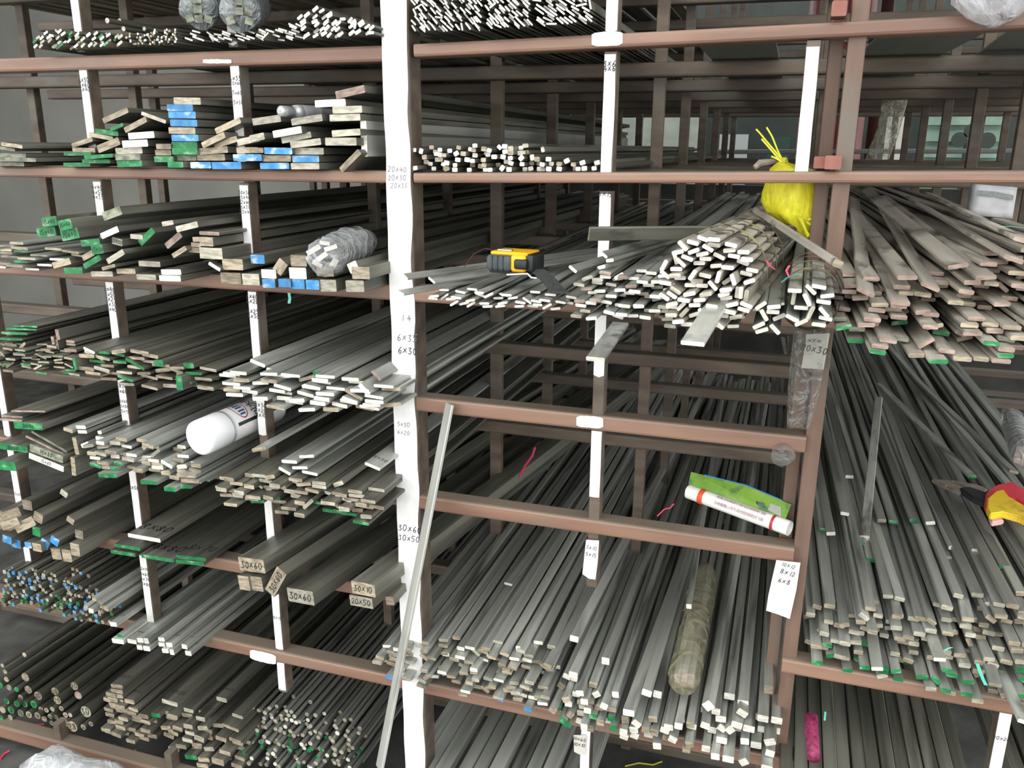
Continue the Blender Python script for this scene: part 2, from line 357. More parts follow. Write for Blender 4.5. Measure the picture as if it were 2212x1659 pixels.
# ------------------------------------------------------------ bars
MESH = {}
def bar_mesh(shape, w, t, ch, body, end):
    key = (shape, round(w, 4), round(t, 4), round(ch, 5), body.name, end)
    if key in MESH: return MESH[key]
    if shape == 'round':
        n = 14 if w > .012 else 9; prof = [(w/2*math.cos(2*math.pi*k/n), w/2*math.sin(2*math.pi*k/n)) for k in range(n)]
    else:
        c = min(ch, .45*min(w, t)); a, b = w/2, t/2
        prof = [(a-c, -b), (a, -b+c), (a, b-c), (a-c, b), (-a+c, b), (-a, b-c), (-a, -b+c), (-a+c, -b)]
    n = len(prof); v = [(x, 0, z) for x, z in prof]+[(x, 1, z) for x, z in prof]
    f = [(i, (i+1) % n, n+(i+1) % n, n+i) for i in range(n)]+[tuple(range(n)), tuple(range(2*n-1, n-1, -1))]
    me = bpy.data.meshes.new('bar'); me.from_pydata(v, [], f); me.materials.append(body); me.materials.append(ENDM[end])
    me.polygons[n].material_index = 1
    if shape == 'round':
        for p in me.polygons[:n]: p.use_smooth = True
    MESH[key] = me; return me
ADJ = {'w': 'bright sawn', 't': 'weathered tan', 'r': 'dull rusty', 'g': 'green painted', 'b': 'blue painted', 'd': 'pale greenish', 'c': 'pale sawn'}
def add_bar(kind, u, v, Y, w, t, roll=0., yaw=0., end='w', L=2.6, shape='flat', body=None, pitch=0., place='', what='steel bar', group=None, ch=None, label=None, parent=None):
    me = bar_mesh(shape, w, t, ch if ch is not None else min(.0012, .25*t), body or STEEL, end)
    o = bpy.data.objects.new(kind, me); COL.objects.link(o)
    M = Matrix.Translation((u, Y, v)) @ Matrix.Rotation(-math.radians(yaw), 4, 'Z') @ Matrix.Rotation(math.radians(pitch), 4, 'X') @ Matrix.Rotation(roll, 4, 'Y') @ Matrix.Diagonal((1, L, 1, 1))
    if parent is not None:
        o.parent = parent; o.matrix_local = Matrix.Translation(-Vector(parent.location)) @ M; return o
    o.matrix_world = M
    o['label'] = label or '%s, %s end, %s' % (what, ADJ[end], place)
    if len(o['label'].split()) > 16: o['label'] = o['label'].replace(' steel', '', 1)
    if len(o['label'].split()) > 16: print('LONG', o['label'])
    o['category'] = 'bar'; o['group'] = group or (what+'s '+place)
    return o
def hand(rows, ox, oy, s, Y, kind, what, place, yaw=0., L=2.6, body=None, shape='flat', group=None, jit=.02, ch=None):
    """rows of (x, y, width, height, tilt in degrees, end[, text]) in enlarged-crop pixels; ends lie near the plane y = Y"""
    out = []
    for r in rows:
        x, y = ox+r[0]*s, oy+r[1]*s
        Yb = Y+rnd.uniform(-jit, jit)
        a = math.radians(r[4]); hw = r[2]*s/2
        p1, p2 = P(x-hw*math.cos(a), y-hw*math.sin(a), Yb), P(x+hw*math.cos(a), y+hw*math.sin(a), Yb)
        d = p2-p1; c = (p1+p2)/2; zc = ZC(x, y, Yb)
        ww, tt = d.length*.97, r[3]*s*zc/F*.97
        if shape == 'round': ww = tt = r[2]*s*zc/F
        r = list(r)
        if r[5] == 'w' and body is STEELD and rnd.random() < .8: r[5] = 'c'  # dims most white ends on dark bars by colour, for the weaker light
        o = add_bar(kind, c.x, c.z, Yb, ww, tt, -math.atan2(d.z, d.x), yaw+rnd.uniform(-.03, .03), r[5], L, shape, body, place=place, what=what, group=group, ch=ch)
        if len(r) > 6 and r[6]:
            where, txt = r[6][0], r[6][1:]
            if where == 'e':
                hh = min(tt*.55, ww*.9/(len(txt)*.8)); hh = max(hh, min(tt*.5, .008))
                if ww < tt: M = Matrix.Translation((0, -.0004, 0)) @ Matrix.Rotation(math.pi/2, 4, 'Y'); hh = min(ww*.5, tt*.9/(len(txt)*.8))
                else: M = Matrix.Translation((0, -.0004, 0))
            else:
                hh = ww*.95/(len(txt)*.8); M = Matrix.Translation((0, (.03+hh*.5)/1.0, tt/2+.0004)) @ Matrix.Rotation(-math.pi/2, 4, 'X')
            v_, f_ = scribble(txt, hh, hh*.12, len(out)); tx = obj('handwriting', v_, f_, INK, o)
            tx.matrix_parent_inverse = Matrix.Identity(4)
            tx.matrix_local = Matrix.Diagonal((1, 1/L, 1, 1)) @ M
            o['label'] = '%s, %s end, marked %s, %s' % (what, ADJ[r[5]], txt, place)
            if len(o['label'].split()) > 16: o['label'] = o['label'].replace(' steel', '', 1)
            if len(o['label'].split()) > 16: print('LONG', o['label'])
        out.append(o)
    return out
def interp(poly, u):
    if u <= poly[0][0]: return poly[0][1]
    for (a, b), (c, d) in zip(poly, poly[1:]):
        if u <= c: return b+(d-b)*(u-a)/(c-a) if c > a else b
    return poly[-1][1]
def corners(c):
    u, v, w, t, r = c; cs, sn = math.cos(r), math.sin(r)   # r: right end up positive
    ax, az, bx, bz = w/2*cs, w/2*sn, -t/2*sn, t/2*cs
    return ((u+ax+bx, v+az+bz), (u-ax+bx, v-az+bz), (u-ax-bx, v-az-bz), (u+ax-bx, v+az-bz))
def hit(A, B, ca, cb):
    for r in (A[4], B[4]):
        for e in (0, math.pi/2):
            x, z = math.cos(r+e), math.sin(r+e)
            pa = [p[0]*x+p[1]*z for p in ca]; pb = [p[0]*x+p[1]*z for p in cb]
            if max(pa) <= min(pb) or max(pb) <= min(pa): return False
    return True
def pack(bot, top, Y, sizes, rolls=(.06, .35, .25), seed=1, fails=90, step=.0013, nmax=400, gap=.0004, rm=0., raw=False):
    """drop bar sections into the outline between two pixel lines on the plane y = Y"""
    rg = random.Random(seed)
    cv = (lambda x, y: (x, y)) if raw else (lambda x, y: (P(x, y, Y).x, P(x, y, Y).z))
    B = sorted(cv(x, y) for x, y in bot); T = sorted(cv(x, y) for x, y in top)
    u0, u1 = max(B[0][0], T[0][0]), min(B[-1][0], T[-1][0]); done = []; fail = 0
    while fail < fails and len(done) < nmax:
        w, t = rg.choice(sizes); w *= rg.uniform(.96, 1.04)
        r = rm+(rg.gauss(0, rolls[0]) if rg.random() > rolls[2] else rg.gauss(0, rolls[1]))
        u = rg.uniform(u0+w*.4, u1-w*.4)
        ext = abs(w/2*math.sin(r))+abs(t/2*math.cos(r))
        lo = interp(B, u)+ext; hi = interp(T, u)-ext*.6; v = lo; ok = False
        near = [d for d in done if abs(d[0][0]-u) < (d[0][2]+w)*.6]
        while v <= hi:
            c = (u, v, w+gap, t+gap, r); cc = corners(c); bad = None
            for d in near:
                if abs(d[0][1]-v) < (d[0][2]+w)*.6 and hit(c, d[0], cc, d[1]): bad = d; break
            if bad is None: ok = True; break
            v += step
        if ok: done.append(((u, v, w, t, r), corners((u, v, w+gap, t+gap, r)))); fail = 0
        else: fail += 1
    return [d[0] for d in done], B, T
def heap(bot, top, Y, sizes, kind, what, place, ends, seed=1, yaw=0., yawj=.03, stag=.04, lift=0., L=2.6, body=None, shape='flat', rolls=(.06, .35, .25), group=None, ch=None, low=None, fails=90, nmax=400, strays=0.0, parent=None, rm=0.):
    rg = random.Random(seed*31+5)
    bars, B, T = pack(bot, top, Y, sizes, rolls, seed, fails, nmax=nmax, rm=rm)
    for (u, v, w_, t_, r) in bars:
        bz = interp(B, u); h = max(0, min(1, (v-bz)/max(1e-6, interp(T, u)-bz)))
        e = rg.choice(low[1]) if low and h < low[0] and rg.random() < .75 else rg.choice(ends)
        yw = yaw+rg.gauss(0, yawj*(1 if h < .75 else 3))
        if h > .6 and rg.random() < strays: yw += rg.choice((-1, 1))*rg.uniform(1.5, 4)
        s = rg.random()**1.5*stag+lift*h
        a = math.radians(yw)
        add_bar(kind, u+math.sin(a)*s, v, Y+math.cos(a)*s, w_, t_, -r, yw, e, L+rg.uniform(-.1, .1), shape, body, place=('low ', 'midway ', 'high ')[min(2, int(h*3))]+place, what=('tilted ' if abs(r-rm) > .35 and shape != 'round' else '')+what, group=group or what+'s '+place, ch=ch, parent=parent)
    return bars
mm = lambda *p: [(a/1000., b/1000.) for a, b in p]
Z1 = .25316; Z2 = .27667
# ---- shelf 2, left bay: wide flats, blue and green ends
PL2 = 'on the shelf with the blue stack'
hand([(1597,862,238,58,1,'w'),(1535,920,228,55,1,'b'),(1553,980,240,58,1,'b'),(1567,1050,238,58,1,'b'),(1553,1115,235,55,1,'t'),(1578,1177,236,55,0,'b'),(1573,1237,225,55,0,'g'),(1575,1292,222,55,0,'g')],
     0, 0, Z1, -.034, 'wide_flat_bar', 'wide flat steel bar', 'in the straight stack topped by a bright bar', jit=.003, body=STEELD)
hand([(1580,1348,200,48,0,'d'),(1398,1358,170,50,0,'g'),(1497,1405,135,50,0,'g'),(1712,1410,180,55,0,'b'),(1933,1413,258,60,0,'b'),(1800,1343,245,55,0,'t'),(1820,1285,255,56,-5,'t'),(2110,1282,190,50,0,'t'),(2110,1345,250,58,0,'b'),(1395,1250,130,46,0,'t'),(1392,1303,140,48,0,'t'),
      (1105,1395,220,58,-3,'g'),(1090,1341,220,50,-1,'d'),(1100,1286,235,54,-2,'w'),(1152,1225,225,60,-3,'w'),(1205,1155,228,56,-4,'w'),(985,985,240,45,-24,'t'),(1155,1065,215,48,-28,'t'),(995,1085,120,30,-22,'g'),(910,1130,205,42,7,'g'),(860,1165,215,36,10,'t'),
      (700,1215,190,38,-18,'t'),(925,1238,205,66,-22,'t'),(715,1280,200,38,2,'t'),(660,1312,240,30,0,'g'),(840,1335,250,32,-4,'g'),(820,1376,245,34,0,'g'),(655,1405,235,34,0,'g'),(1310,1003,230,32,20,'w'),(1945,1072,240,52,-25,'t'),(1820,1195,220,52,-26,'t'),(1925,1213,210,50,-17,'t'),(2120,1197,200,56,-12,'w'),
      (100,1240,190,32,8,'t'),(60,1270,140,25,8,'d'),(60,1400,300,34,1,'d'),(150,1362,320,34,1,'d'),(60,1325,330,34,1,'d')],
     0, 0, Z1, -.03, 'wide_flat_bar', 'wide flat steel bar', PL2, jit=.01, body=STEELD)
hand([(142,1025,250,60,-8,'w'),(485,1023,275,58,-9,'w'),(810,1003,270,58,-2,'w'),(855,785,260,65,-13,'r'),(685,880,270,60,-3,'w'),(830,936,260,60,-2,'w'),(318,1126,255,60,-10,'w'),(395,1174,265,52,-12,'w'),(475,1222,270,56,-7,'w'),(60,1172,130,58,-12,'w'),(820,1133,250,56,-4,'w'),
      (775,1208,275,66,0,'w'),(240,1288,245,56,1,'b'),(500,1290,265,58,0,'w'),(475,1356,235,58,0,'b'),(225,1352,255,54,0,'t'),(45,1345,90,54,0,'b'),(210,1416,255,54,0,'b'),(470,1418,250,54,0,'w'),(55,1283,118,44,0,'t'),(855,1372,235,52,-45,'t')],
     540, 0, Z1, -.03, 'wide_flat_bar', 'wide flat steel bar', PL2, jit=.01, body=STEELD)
hand([(972,1185,52,305,0,'w')], 540, 0, Z1, -.03, 'wide_flat_bar', 'wide steel plate standing on edge', 'against the white column', body=STEELL)
# ---- shelf 3, left bay
PL3 = 'on the shelf of green ended blocks'
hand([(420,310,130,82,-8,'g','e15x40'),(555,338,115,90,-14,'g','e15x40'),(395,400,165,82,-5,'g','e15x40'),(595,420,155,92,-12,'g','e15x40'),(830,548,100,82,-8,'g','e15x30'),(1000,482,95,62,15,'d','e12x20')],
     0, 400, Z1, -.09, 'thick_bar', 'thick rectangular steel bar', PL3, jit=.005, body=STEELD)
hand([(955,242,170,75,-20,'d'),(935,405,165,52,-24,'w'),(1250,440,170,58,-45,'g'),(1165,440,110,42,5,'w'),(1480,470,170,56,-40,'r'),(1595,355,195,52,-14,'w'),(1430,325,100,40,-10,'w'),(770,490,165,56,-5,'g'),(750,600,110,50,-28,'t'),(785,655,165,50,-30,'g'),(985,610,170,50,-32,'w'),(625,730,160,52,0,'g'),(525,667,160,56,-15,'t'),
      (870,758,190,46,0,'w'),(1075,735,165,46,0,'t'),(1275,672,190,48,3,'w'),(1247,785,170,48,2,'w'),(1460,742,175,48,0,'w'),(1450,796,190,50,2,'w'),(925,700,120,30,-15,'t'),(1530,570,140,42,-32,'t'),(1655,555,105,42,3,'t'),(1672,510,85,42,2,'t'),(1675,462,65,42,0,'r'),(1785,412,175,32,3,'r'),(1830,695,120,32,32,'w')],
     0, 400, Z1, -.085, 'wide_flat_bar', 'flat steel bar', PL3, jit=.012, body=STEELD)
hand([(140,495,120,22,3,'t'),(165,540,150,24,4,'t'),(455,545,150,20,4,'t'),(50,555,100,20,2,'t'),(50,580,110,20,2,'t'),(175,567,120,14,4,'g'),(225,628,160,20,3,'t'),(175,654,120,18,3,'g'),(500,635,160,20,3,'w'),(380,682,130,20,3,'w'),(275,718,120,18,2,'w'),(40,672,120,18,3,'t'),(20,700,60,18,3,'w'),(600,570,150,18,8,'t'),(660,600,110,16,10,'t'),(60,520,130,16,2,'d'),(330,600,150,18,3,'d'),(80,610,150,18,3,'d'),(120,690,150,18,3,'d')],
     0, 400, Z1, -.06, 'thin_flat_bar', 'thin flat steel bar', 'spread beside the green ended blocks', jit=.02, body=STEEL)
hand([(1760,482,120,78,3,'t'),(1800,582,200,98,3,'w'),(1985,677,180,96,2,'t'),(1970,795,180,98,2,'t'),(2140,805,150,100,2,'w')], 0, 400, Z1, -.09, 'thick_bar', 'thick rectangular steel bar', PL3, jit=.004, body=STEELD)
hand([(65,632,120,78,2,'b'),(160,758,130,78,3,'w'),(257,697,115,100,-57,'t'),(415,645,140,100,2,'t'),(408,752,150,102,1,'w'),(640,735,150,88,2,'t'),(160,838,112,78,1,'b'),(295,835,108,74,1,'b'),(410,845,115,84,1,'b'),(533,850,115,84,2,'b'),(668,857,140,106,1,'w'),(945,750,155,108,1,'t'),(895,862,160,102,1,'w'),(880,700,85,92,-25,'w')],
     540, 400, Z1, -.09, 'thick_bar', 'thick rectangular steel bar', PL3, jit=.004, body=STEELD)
# ---- shelf 4, left bay
heap([(-40,800),(165,815)], [(-40,745),(60,752),(165,770)], -.09, mm((30,4),(24,4),(28,5)), 'flat_bar', 'flat steel bar', 'in the heap at the end post', 'ttcd', seed=11, stag=.05, body=STEELD, low=(.3, 'gt'), fails=30)
hand([(215,1205,210,16,2,'g'),(180,1230,270,16,2,'g'),(120,1265,230,22,2,'g'),(90,1315,210,18,2,'g'),(490,1275,30,95,0,'r'),(450,1325,25,70,0,'r'),(487,1360,22,90,0,'r'),(600,1335,75,22,5,'r'),(605,1360,80,20,5,'r'),(440,1380,85,24,8,'r'),(440,1420,110,24,6,'r'),(600,1410,110,26,6,'r'),(600,1440,90,26,6,'r'),(255,1447,300,26,3,'w'),(70,1365,150,24,3,'t'),(190,1370,70,26,-45,'t'),(60,1395,140,20,3,'t')],
     0, 400, Z1, -.06, 'flat_bar', 'flat steel bar', 'in the heap at the end post', jit=.01, body=STEELD)
heap([(160,815),(300,842),(455,845)], [(160,765),(250,762),(360,790),(455,800)], -.085, mm((40,6),(42,6),(35,6),(40,8)), 'flat_bar', 'flat steel bar', 'in the heap above the broad green bars', 'ctttg', seed=12, stag=.05, body=STEELD)
hand([(760,1410,110,24,26,'w'),(870,1430,130,24,3,'g'),(800,1450,180,30,24,'w'),(1190,1425,165,34,10,'t'),(1280,1455,145,32,12,'t'),(1355,1520,80,56,2,'g'),(1150,1525,190,28,30,'g'),(635,1525,22,110,0,'g'),(1010,1420,120,34,-8,'t')],
     0, 400, Z1, -.085, 'flat_bar', 'flat steel bar', 'in the heap above the broad green bars', jit=.008, body=STEELD)
hand([(1530,108,55,130,6,'g'),(1610,-40,90,50,0,'g')], 0, 800, Z1, -.09, 'thick_bar', 'thick bar', 'in the heap above the paint can', body=STEELD)
heap([(455,855),(560,880),(660,895),(850,897)], [(455,805),(560,800),(700,812),(850,845)], -.10, mm((38,7),(36,7),(34,8),(40,6)), 'flat_bar', 'flat steel bar', 'in the bright ended heap beside the white column', 'wwwt', seed=13, stag=.04, body=STEEL)
hand([(65,1520,140,32,22,'w'),(190,1585,110,28,22,'w'),(270,1630,165,36,-2,'w'),(600,1605,135,34,3,'g'),(1075,1625,110,28,48,'r')], 540, 400, Z1, -.07, 'flat_bar', 'flat steel bar', 'in the bright ended heap beside the white column', jit=.008, body=STEEL)
hand([(975,165,130,44,48,'w')], 540, 800, Z1, -.115, 'flat_bar', 'flat steel bar', 'leaning on the bright ended heap', body=STEELL)
# ---- shelf 5, left bay
PL5 = 'above the blue ended square bars'
hand([(240,475,250,62,4,'g','e20x80'),(110,660,260,60,8,'g','e15x100'),(60,815,150,85,6,'g'),(395,710,310,72,20,'d','e15x80'),(395,785,330,55,22,'w','e15x80')], 0, 800, Z1, -.10, 'wide_flat_bar', 'broad flat steel bar', PL5, jit=.004, body=STEELD)
hand([(420,610,360,22,30,'d'),(380,640,370,22,26,'r'),(240,350,300,16,1,'r'),(100,395,190,18,4,'r'),(90,425,200,20,4,'r'),(645,645,35,160,2,'t'),(625,820,38,175,12,'t')], 0, 800, Z1, -.09, 'thin_flat_bar', 'thin broad steel strip', PL5, jit=.006, body=STEELD)
heap([(180,1010),(300,1030),(440,1055)], [(180,960),(240,950),(330,965),(440,1010)], -.11, mm((24,9),(22,8),(28,7),(30,8)), 'strip_bar', 'flat steel bar', 'in the heap under the white spray can', 'wctt', seed=14, stag=.05, body=STEEL, low=(.25, 'gt'))
hand([(580,510,85,34,18,'t'),(690,485,85,32,2,'w'),(702,525,80,32,2,'w'),(850,530,34,32,0,'w'),(855,582,82,36,8,'w'),(955,612,82,38,14,'w'),(1250,640,90,38,-38,'t'),(725,635,70,38,-22,'w'),(1170,718,85,38,2,'t'),(1280,745,150,34,3,'w'),(1320,770,160,34,4,'t'),(1520,825,75,32,3,'w'),(1665,795,85,36,3,'w')], 0, 800, Z1, -.08, 'strip_bar', 'flat steel bar', 'in the heap under the white spray can', jit=.008, body=STEEL)
hand([(915,897,160,42,3,'g'),(1270,957,150,38,4,'g'),(1450,1015,105,42,4,'g'),(1585,992,100,38,2,'g'),(1590,900,170,38,3,'t'),(1620,945,160,36,4,'t')], 0, 800, Z1, -.115, 'strip_bar', 'flat steel bar', 'in the heap under the white spray can', jit=.004, body=STEEL)
heap([(445,1085),(560,1105),(660,1120),(770,1140),(810,1125)], [(445,1040),(560,1035),(680,1050),(810,1075)], -.13, mm((32,7),(31,7),(34,7),(24,9)), 'strip_bar', 'flat steel bar', 'in the heap above the marked block bars', 'cctt', seed=15, stag=.05, body=STEELD, low=(.2, 'gtt'))
hand([(335,780,135,30,4,'w'),(483,735,130,28,-3,'w'),(425,832,135,28,0,'w'),(510,877,140,28,12,'w'),(295,860,120,30,30,'w'),(385,950,130,30,20,'w'),(230,977,140,28,30,'w','t5x30'),(490,1003,150,30,-1,'w','t5x30'),(640,1040,130,28,20,'w','t5x30'),(795,1097,150,28,18,'w'),(910,1078,160,30,4,'w','t5x30'),(1045,820,145,28,23,'w','t5x30'),(60,970,120,25,38,'w','t5x30'),(200,1032,140,30,18,'w'),(75,675,120,34,-10,'t')], 540, 800, Z1, -.09, 'strip_bar', 'flat steel bar', 'in the heap above the marked block bars', jit=.012, body=STEEL)
# ---- shelf 6, left bay
PL6 = 'in the pile under the end post'
hand([(232,1150,85,90,12,'t'),(95,1225,160,80,-18,'t'),(85,1310,160,72,-18,'t'),(325,1255,90,95,30,'t'),(210,1318,180,88,-25,'t'),(545,1050,75,58,38,'w'),(310,1375,75,92,20,'g'),(600,1280,75,58,35,'t'),(465,1455,85,78,35,'b'),(380,1480,90,86,40,'b'),(60,1445,85,72,20,'b'),(135,1480,85,80,12,'b'),(240,1492,60,55,10,'b'),(315,1512,80,78,10,'t'),(480,1567,82,106,5,'t'),(570,1582,80,116,8,'t'),(640,1530,80,118,12,'t'),(675,1400,72,80,15,'t'),(10,1250,40,110,5,'t')],
     0, 800, Z1, -.09, 'square_bar', 'thick square steel bar', PL6, jit=.012, body=STEELD)
hand([(1230,1430,290,38,10,'w','t8x80'),(1085,1510,230,32,10,'g'),(1050,1562,220,36,9,'g'),(1345,1605,290,34,9,'g','t8x80'),(1630,1603,260,34,6,'g','t8x70'),(1620,1642,250,36,6,'g')], 0, 800, Z1, -.055, 'wide_flat_bar', 'broad flat steel bar', 'lying behind the marked block bars', jit=.003, body=STEELD)
hand([(1965,75,225,118,3,'t','e30x60'),(1905,215,95,124,4,'t'),(2005,222,100,124,4,'t')], 0, 1200, Z2, -.11, 'block_bar', 'steel block bar', 'on a split pair of blocks', yaw=7, jit=.002, body=STEELD)
hand([(200,205,220,105,-60,'t','e30x60')], 540, 1200, Z2, -.12, 'block_bar', 'steel block bar on its corner', 'between two level blocks', yaw=7, jit=.002, body=STEELD)
hand([(395,320,232,122,5,'w','e30x60')], 540, 1200, Z2, -.125, 'block_bar', 'heavy steel block bar', 'lying alone on the beam', yaw=8, jit=.002, body=STEELD)
hand([(885,262,205,112,6,'t','e30x10'),(868,362,200,92,5,'w','e20x50')], 540, 1200, Z2, -.10, 'block_bar', 'heavy steel block bar', 'stacked beside the white column', yaw=8, jit=.002, body=STEELD)
hand([(1092,355,65,75,3,'r')], 540, 1200, Z2, -.06, 'square_bar', 'short rusty square bar', 'beside the white column', jit=.002, body=STEELD)
# ---- shelf 7, left bay
heap([(-20,1310),(60,1312),(130,1340),(240,1362)], [(-20,1240),(60,1232),(150,1250),(200,1290),(240,1310)], -.055, mm((9,9),(10,10),(8,8)), 'square_rod', 'thin square steel rod', 'in the heap with blue and green ends', 'cttb', seed=21, stag=.05, body=STEELD, low=(.45, 'bggt'), rolls=(.12, .8, .25), fails=120, nmax=290)
hand([(885,538,55,40,5,'w','t10x15'),(942,632,52,40,3,'g'),(920,670,95,42,8,'w'),(1030,672,75,38,10,'w','t10x15'),(1095,662,48,42,3,'w'),(1142,667,38,48,3,'w'),(1090,718,45,44,8,'w'),(1145,727,55,44,8,'w'),(1260,655,50,36,5,'w'),(1262,695,50,38,5,'w'),(1320,697,50,40,5,'w','t10x15'),(1290,745,52,38,5,'w'),(1342,755,35,50,5,'w'),(1440,712,45,42,10,'w','t10x15'),(1470,764,50,42,8,'w','t10x15'),(770,360,38,38,20,'t'),(800,400,40,40,30,'t'),(830,418,36,40,25,'t'),(735,340,32,34,10,'t'),(670,405,36,36,15,'t'),(712,432,40,40,15,'w'),(785,375,35,35,40,'t')],
     0, 1200, Z2, -.075, 'square_bar', 'square steel bar', 'in the row under broad green flats', jit=.006, body=STEEL)
# ---- bottom, left bay
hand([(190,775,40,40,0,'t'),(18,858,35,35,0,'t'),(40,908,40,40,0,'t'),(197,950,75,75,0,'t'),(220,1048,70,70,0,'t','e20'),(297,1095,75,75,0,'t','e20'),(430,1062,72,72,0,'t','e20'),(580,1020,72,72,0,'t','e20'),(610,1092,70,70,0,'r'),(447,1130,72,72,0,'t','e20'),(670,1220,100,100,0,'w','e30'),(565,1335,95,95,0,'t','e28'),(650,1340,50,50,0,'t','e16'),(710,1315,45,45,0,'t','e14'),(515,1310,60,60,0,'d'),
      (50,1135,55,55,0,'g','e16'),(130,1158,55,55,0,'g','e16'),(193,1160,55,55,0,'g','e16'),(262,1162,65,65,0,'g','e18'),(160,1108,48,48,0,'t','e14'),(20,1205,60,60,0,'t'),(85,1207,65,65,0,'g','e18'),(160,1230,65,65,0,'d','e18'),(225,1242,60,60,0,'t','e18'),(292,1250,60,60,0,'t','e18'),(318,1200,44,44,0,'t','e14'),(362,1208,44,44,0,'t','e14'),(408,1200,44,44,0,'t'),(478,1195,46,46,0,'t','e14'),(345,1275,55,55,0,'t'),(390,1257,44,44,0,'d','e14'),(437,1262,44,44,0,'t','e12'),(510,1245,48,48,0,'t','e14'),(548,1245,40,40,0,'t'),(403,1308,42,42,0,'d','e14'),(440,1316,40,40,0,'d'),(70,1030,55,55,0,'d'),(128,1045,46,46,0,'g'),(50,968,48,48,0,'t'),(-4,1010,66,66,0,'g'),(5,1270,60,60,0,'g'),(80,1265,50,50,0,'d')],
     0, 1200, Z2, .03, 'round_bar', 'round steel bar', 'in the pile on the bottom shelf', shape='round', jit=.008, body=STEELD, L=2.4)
heap([(208,1580),(260,1608),(330,1618)], [(208,1520),(235,1500),(275,1530),(330,1545)], .02, mm((31,12),(29,11)), 'stubby_bar', 'stubby flat steel bar', 'in the stack beside the round bars', 'ttt', seed=22, stag=.03, body=STEELD, rolls=(.03, .2, .15))
hand([(912,1022,95,36,6,'t','t10x20'),(912,1060,95,36,6,'t'),(912,1098,98,36,6,'t'),(912,1136,105,36,6,'t'),(1010,1140,80,40,12,'t','t10x20'),(900,1170,100,36,8,'t'),(1000,1215,90,60,20,'t','t10x20')], 0, 1200, Z2, .03, 'stubby_bar', 'stubby flat steel bar', 'in the stack beside the round bars', jit=.004, body=STEELD)
heap([(330,1600),(400,1640),(520,1670)], [(330,1545),(400,1548),(460,1580),(520,1615)], .03, mm((31,12),(29,11),(32,12)), 'stubby_bar', 'flat steel bar', 'in the stack beside the thin round rods', 'cttt', seed=23, stag=.05, body=STEELD, rolls=(.08, .3, .3))
hand([(1325,1150,130,40,16,'w','t10x20'),(1215,1248,70,36,4,'g','t10x20'),(1730,1125,85,38,14,'w','t10x20'),(1565,1275,75,40,12,'w','t10x20'),(1468,1335,75,42,12,'w','t10x20'),(1555,1430,85,50,22,'w','t12x20'),(1490,1575,95,42,5,'g','t10x20'),(1590,1595,90,42,5,'t','t10x20'),(1855,1255,90,30,18,'w'),(1800,1345,140,30,22,'t'),(1835,1445,100,32,20,'t'),(1700,1610,100,60,14,'t'),(1580,1640,90,40,6,'t')], 0, 1200, Z2, .03, 'stubby_bar', 'flat steel bar', 'in the stack beside the thin round rods', jit=.008, body=STEELD)
heap([(505,1640),(560,1668),(760,1690)], [(505,1545),(600,1560),(700,1600),(760,1618)], .05, mm((12,12),(11.5,11.5)), 'round_rod', 'thin round steel rod', 'in the bundle on the bottom shelf', 'cctw', seed=24, stag=.07, lift=.05, body=STEEL, shape='round', rolls=(0, 0, 0), low=(.5, 'ccwtgg'), fails=200, nmax=280)
# ---- top shelf: ends seen from a little below
def topheap(bot, top, sizes, what, place, seed, ends='w', kind='thin_flat_strip', rolls=(.07, .5, .12), nmax=150, rm=0.):
    heap(bot, top, -.04, sizes, kind, what, place, ends, seed=seed, stag=.03, body=STEELD, rolls=rolls, nmax=nmax, fails=140, L=2.5, rm=rm)
topheap([(60,104),(140,106),(270,98)], [(60,75),(100,60),(180,66),(270,72)], mm((13,5),(12,4.5)), 'narrow steel strip', 'on the top shelf between two posts', 31, 'wwcg', rm=.5, nmax=110)
topheap([(268,97),(380,92)], [(268,72),(320,62),(380,58)], mm((4,4),(5,4)), 'fine square steel rod', 'on the top shelf beside wrapped rolls', 32, 'wt', 'fine_rod', (.3, .8, .4), 150)
topheap([(395,90),(560,86),(640,84)], [(395,62),(480,64),(560,62),(640,45)], mm((15,3),(18,3)), 'thin steel strip', 'on the top shelf under wrapped rolls', 33, 'w', rm=-.35, nmax=80)
topheap([(640,84),(720,80),(808,74)], [(640,36),(680,10),(720,30),(780,42),(808,50)], mm((13,6),(12,5)), 'narrow steel bar', 'on the top shelf against the white column', 34, 'w', rm=.55, nmax=80)
topheap([(878,68),(960,66),(1040,62)], [(878,-10),(960,-20),(1040,-20)], mm((12,3),(14,3)), 'narrow steel strip', 'on the top shelf behind the white column', 35, 'w', rm=-.8, nmax=80)
topheap([(1042,62),(1145,58)], [(1042,-20),(1145,-20)], mm((12,3),(14,3)), 'narrow steel strip', 'on the top shelf in the tight bright bundle', 36, 'w', rm=-.75, nmax=75)
topheap([(1148,56),(1280,46)], [(1148,-20),(1240,-20),(1280,0)], mm((18,3),(15,3)), 'thin steel strip', 'on the top shelf beside the painted divider', 37, 'w', rm=-.6, nmax=75)
hand([(915,175,45,45,0,'w'),(1020,175,35,35,0,'w'),(1055,245,40,40,0,'w'),(1230,245,35,35,0,'w')], 0, 0, Z1, .0, 'round_rod', 'round steel rod', 'lying on the fine rods of the top shelf', shape='round', body=STEELD)
# layer of bars on the shelf overhead, seen from below
for i in range(46):
    u = -2.28+i*.0425
    add_bar('overhead_bar', u, 2.02+.006+.004*(i % 3), .06+.04*(i*7 % 5), .034, .010, rnd.gauss(0, .06), rnd.uniform(-.3, .3), 'r', 2.7, body=mat('bar_steel_rusty', srgb(98, 90, 76), srgb(140, 130, 112), rough=.55, metal=.2, scale=(40, 2, 40), per=.35), place='laid side by side on the shelf overhead', what='brownish flat bar')
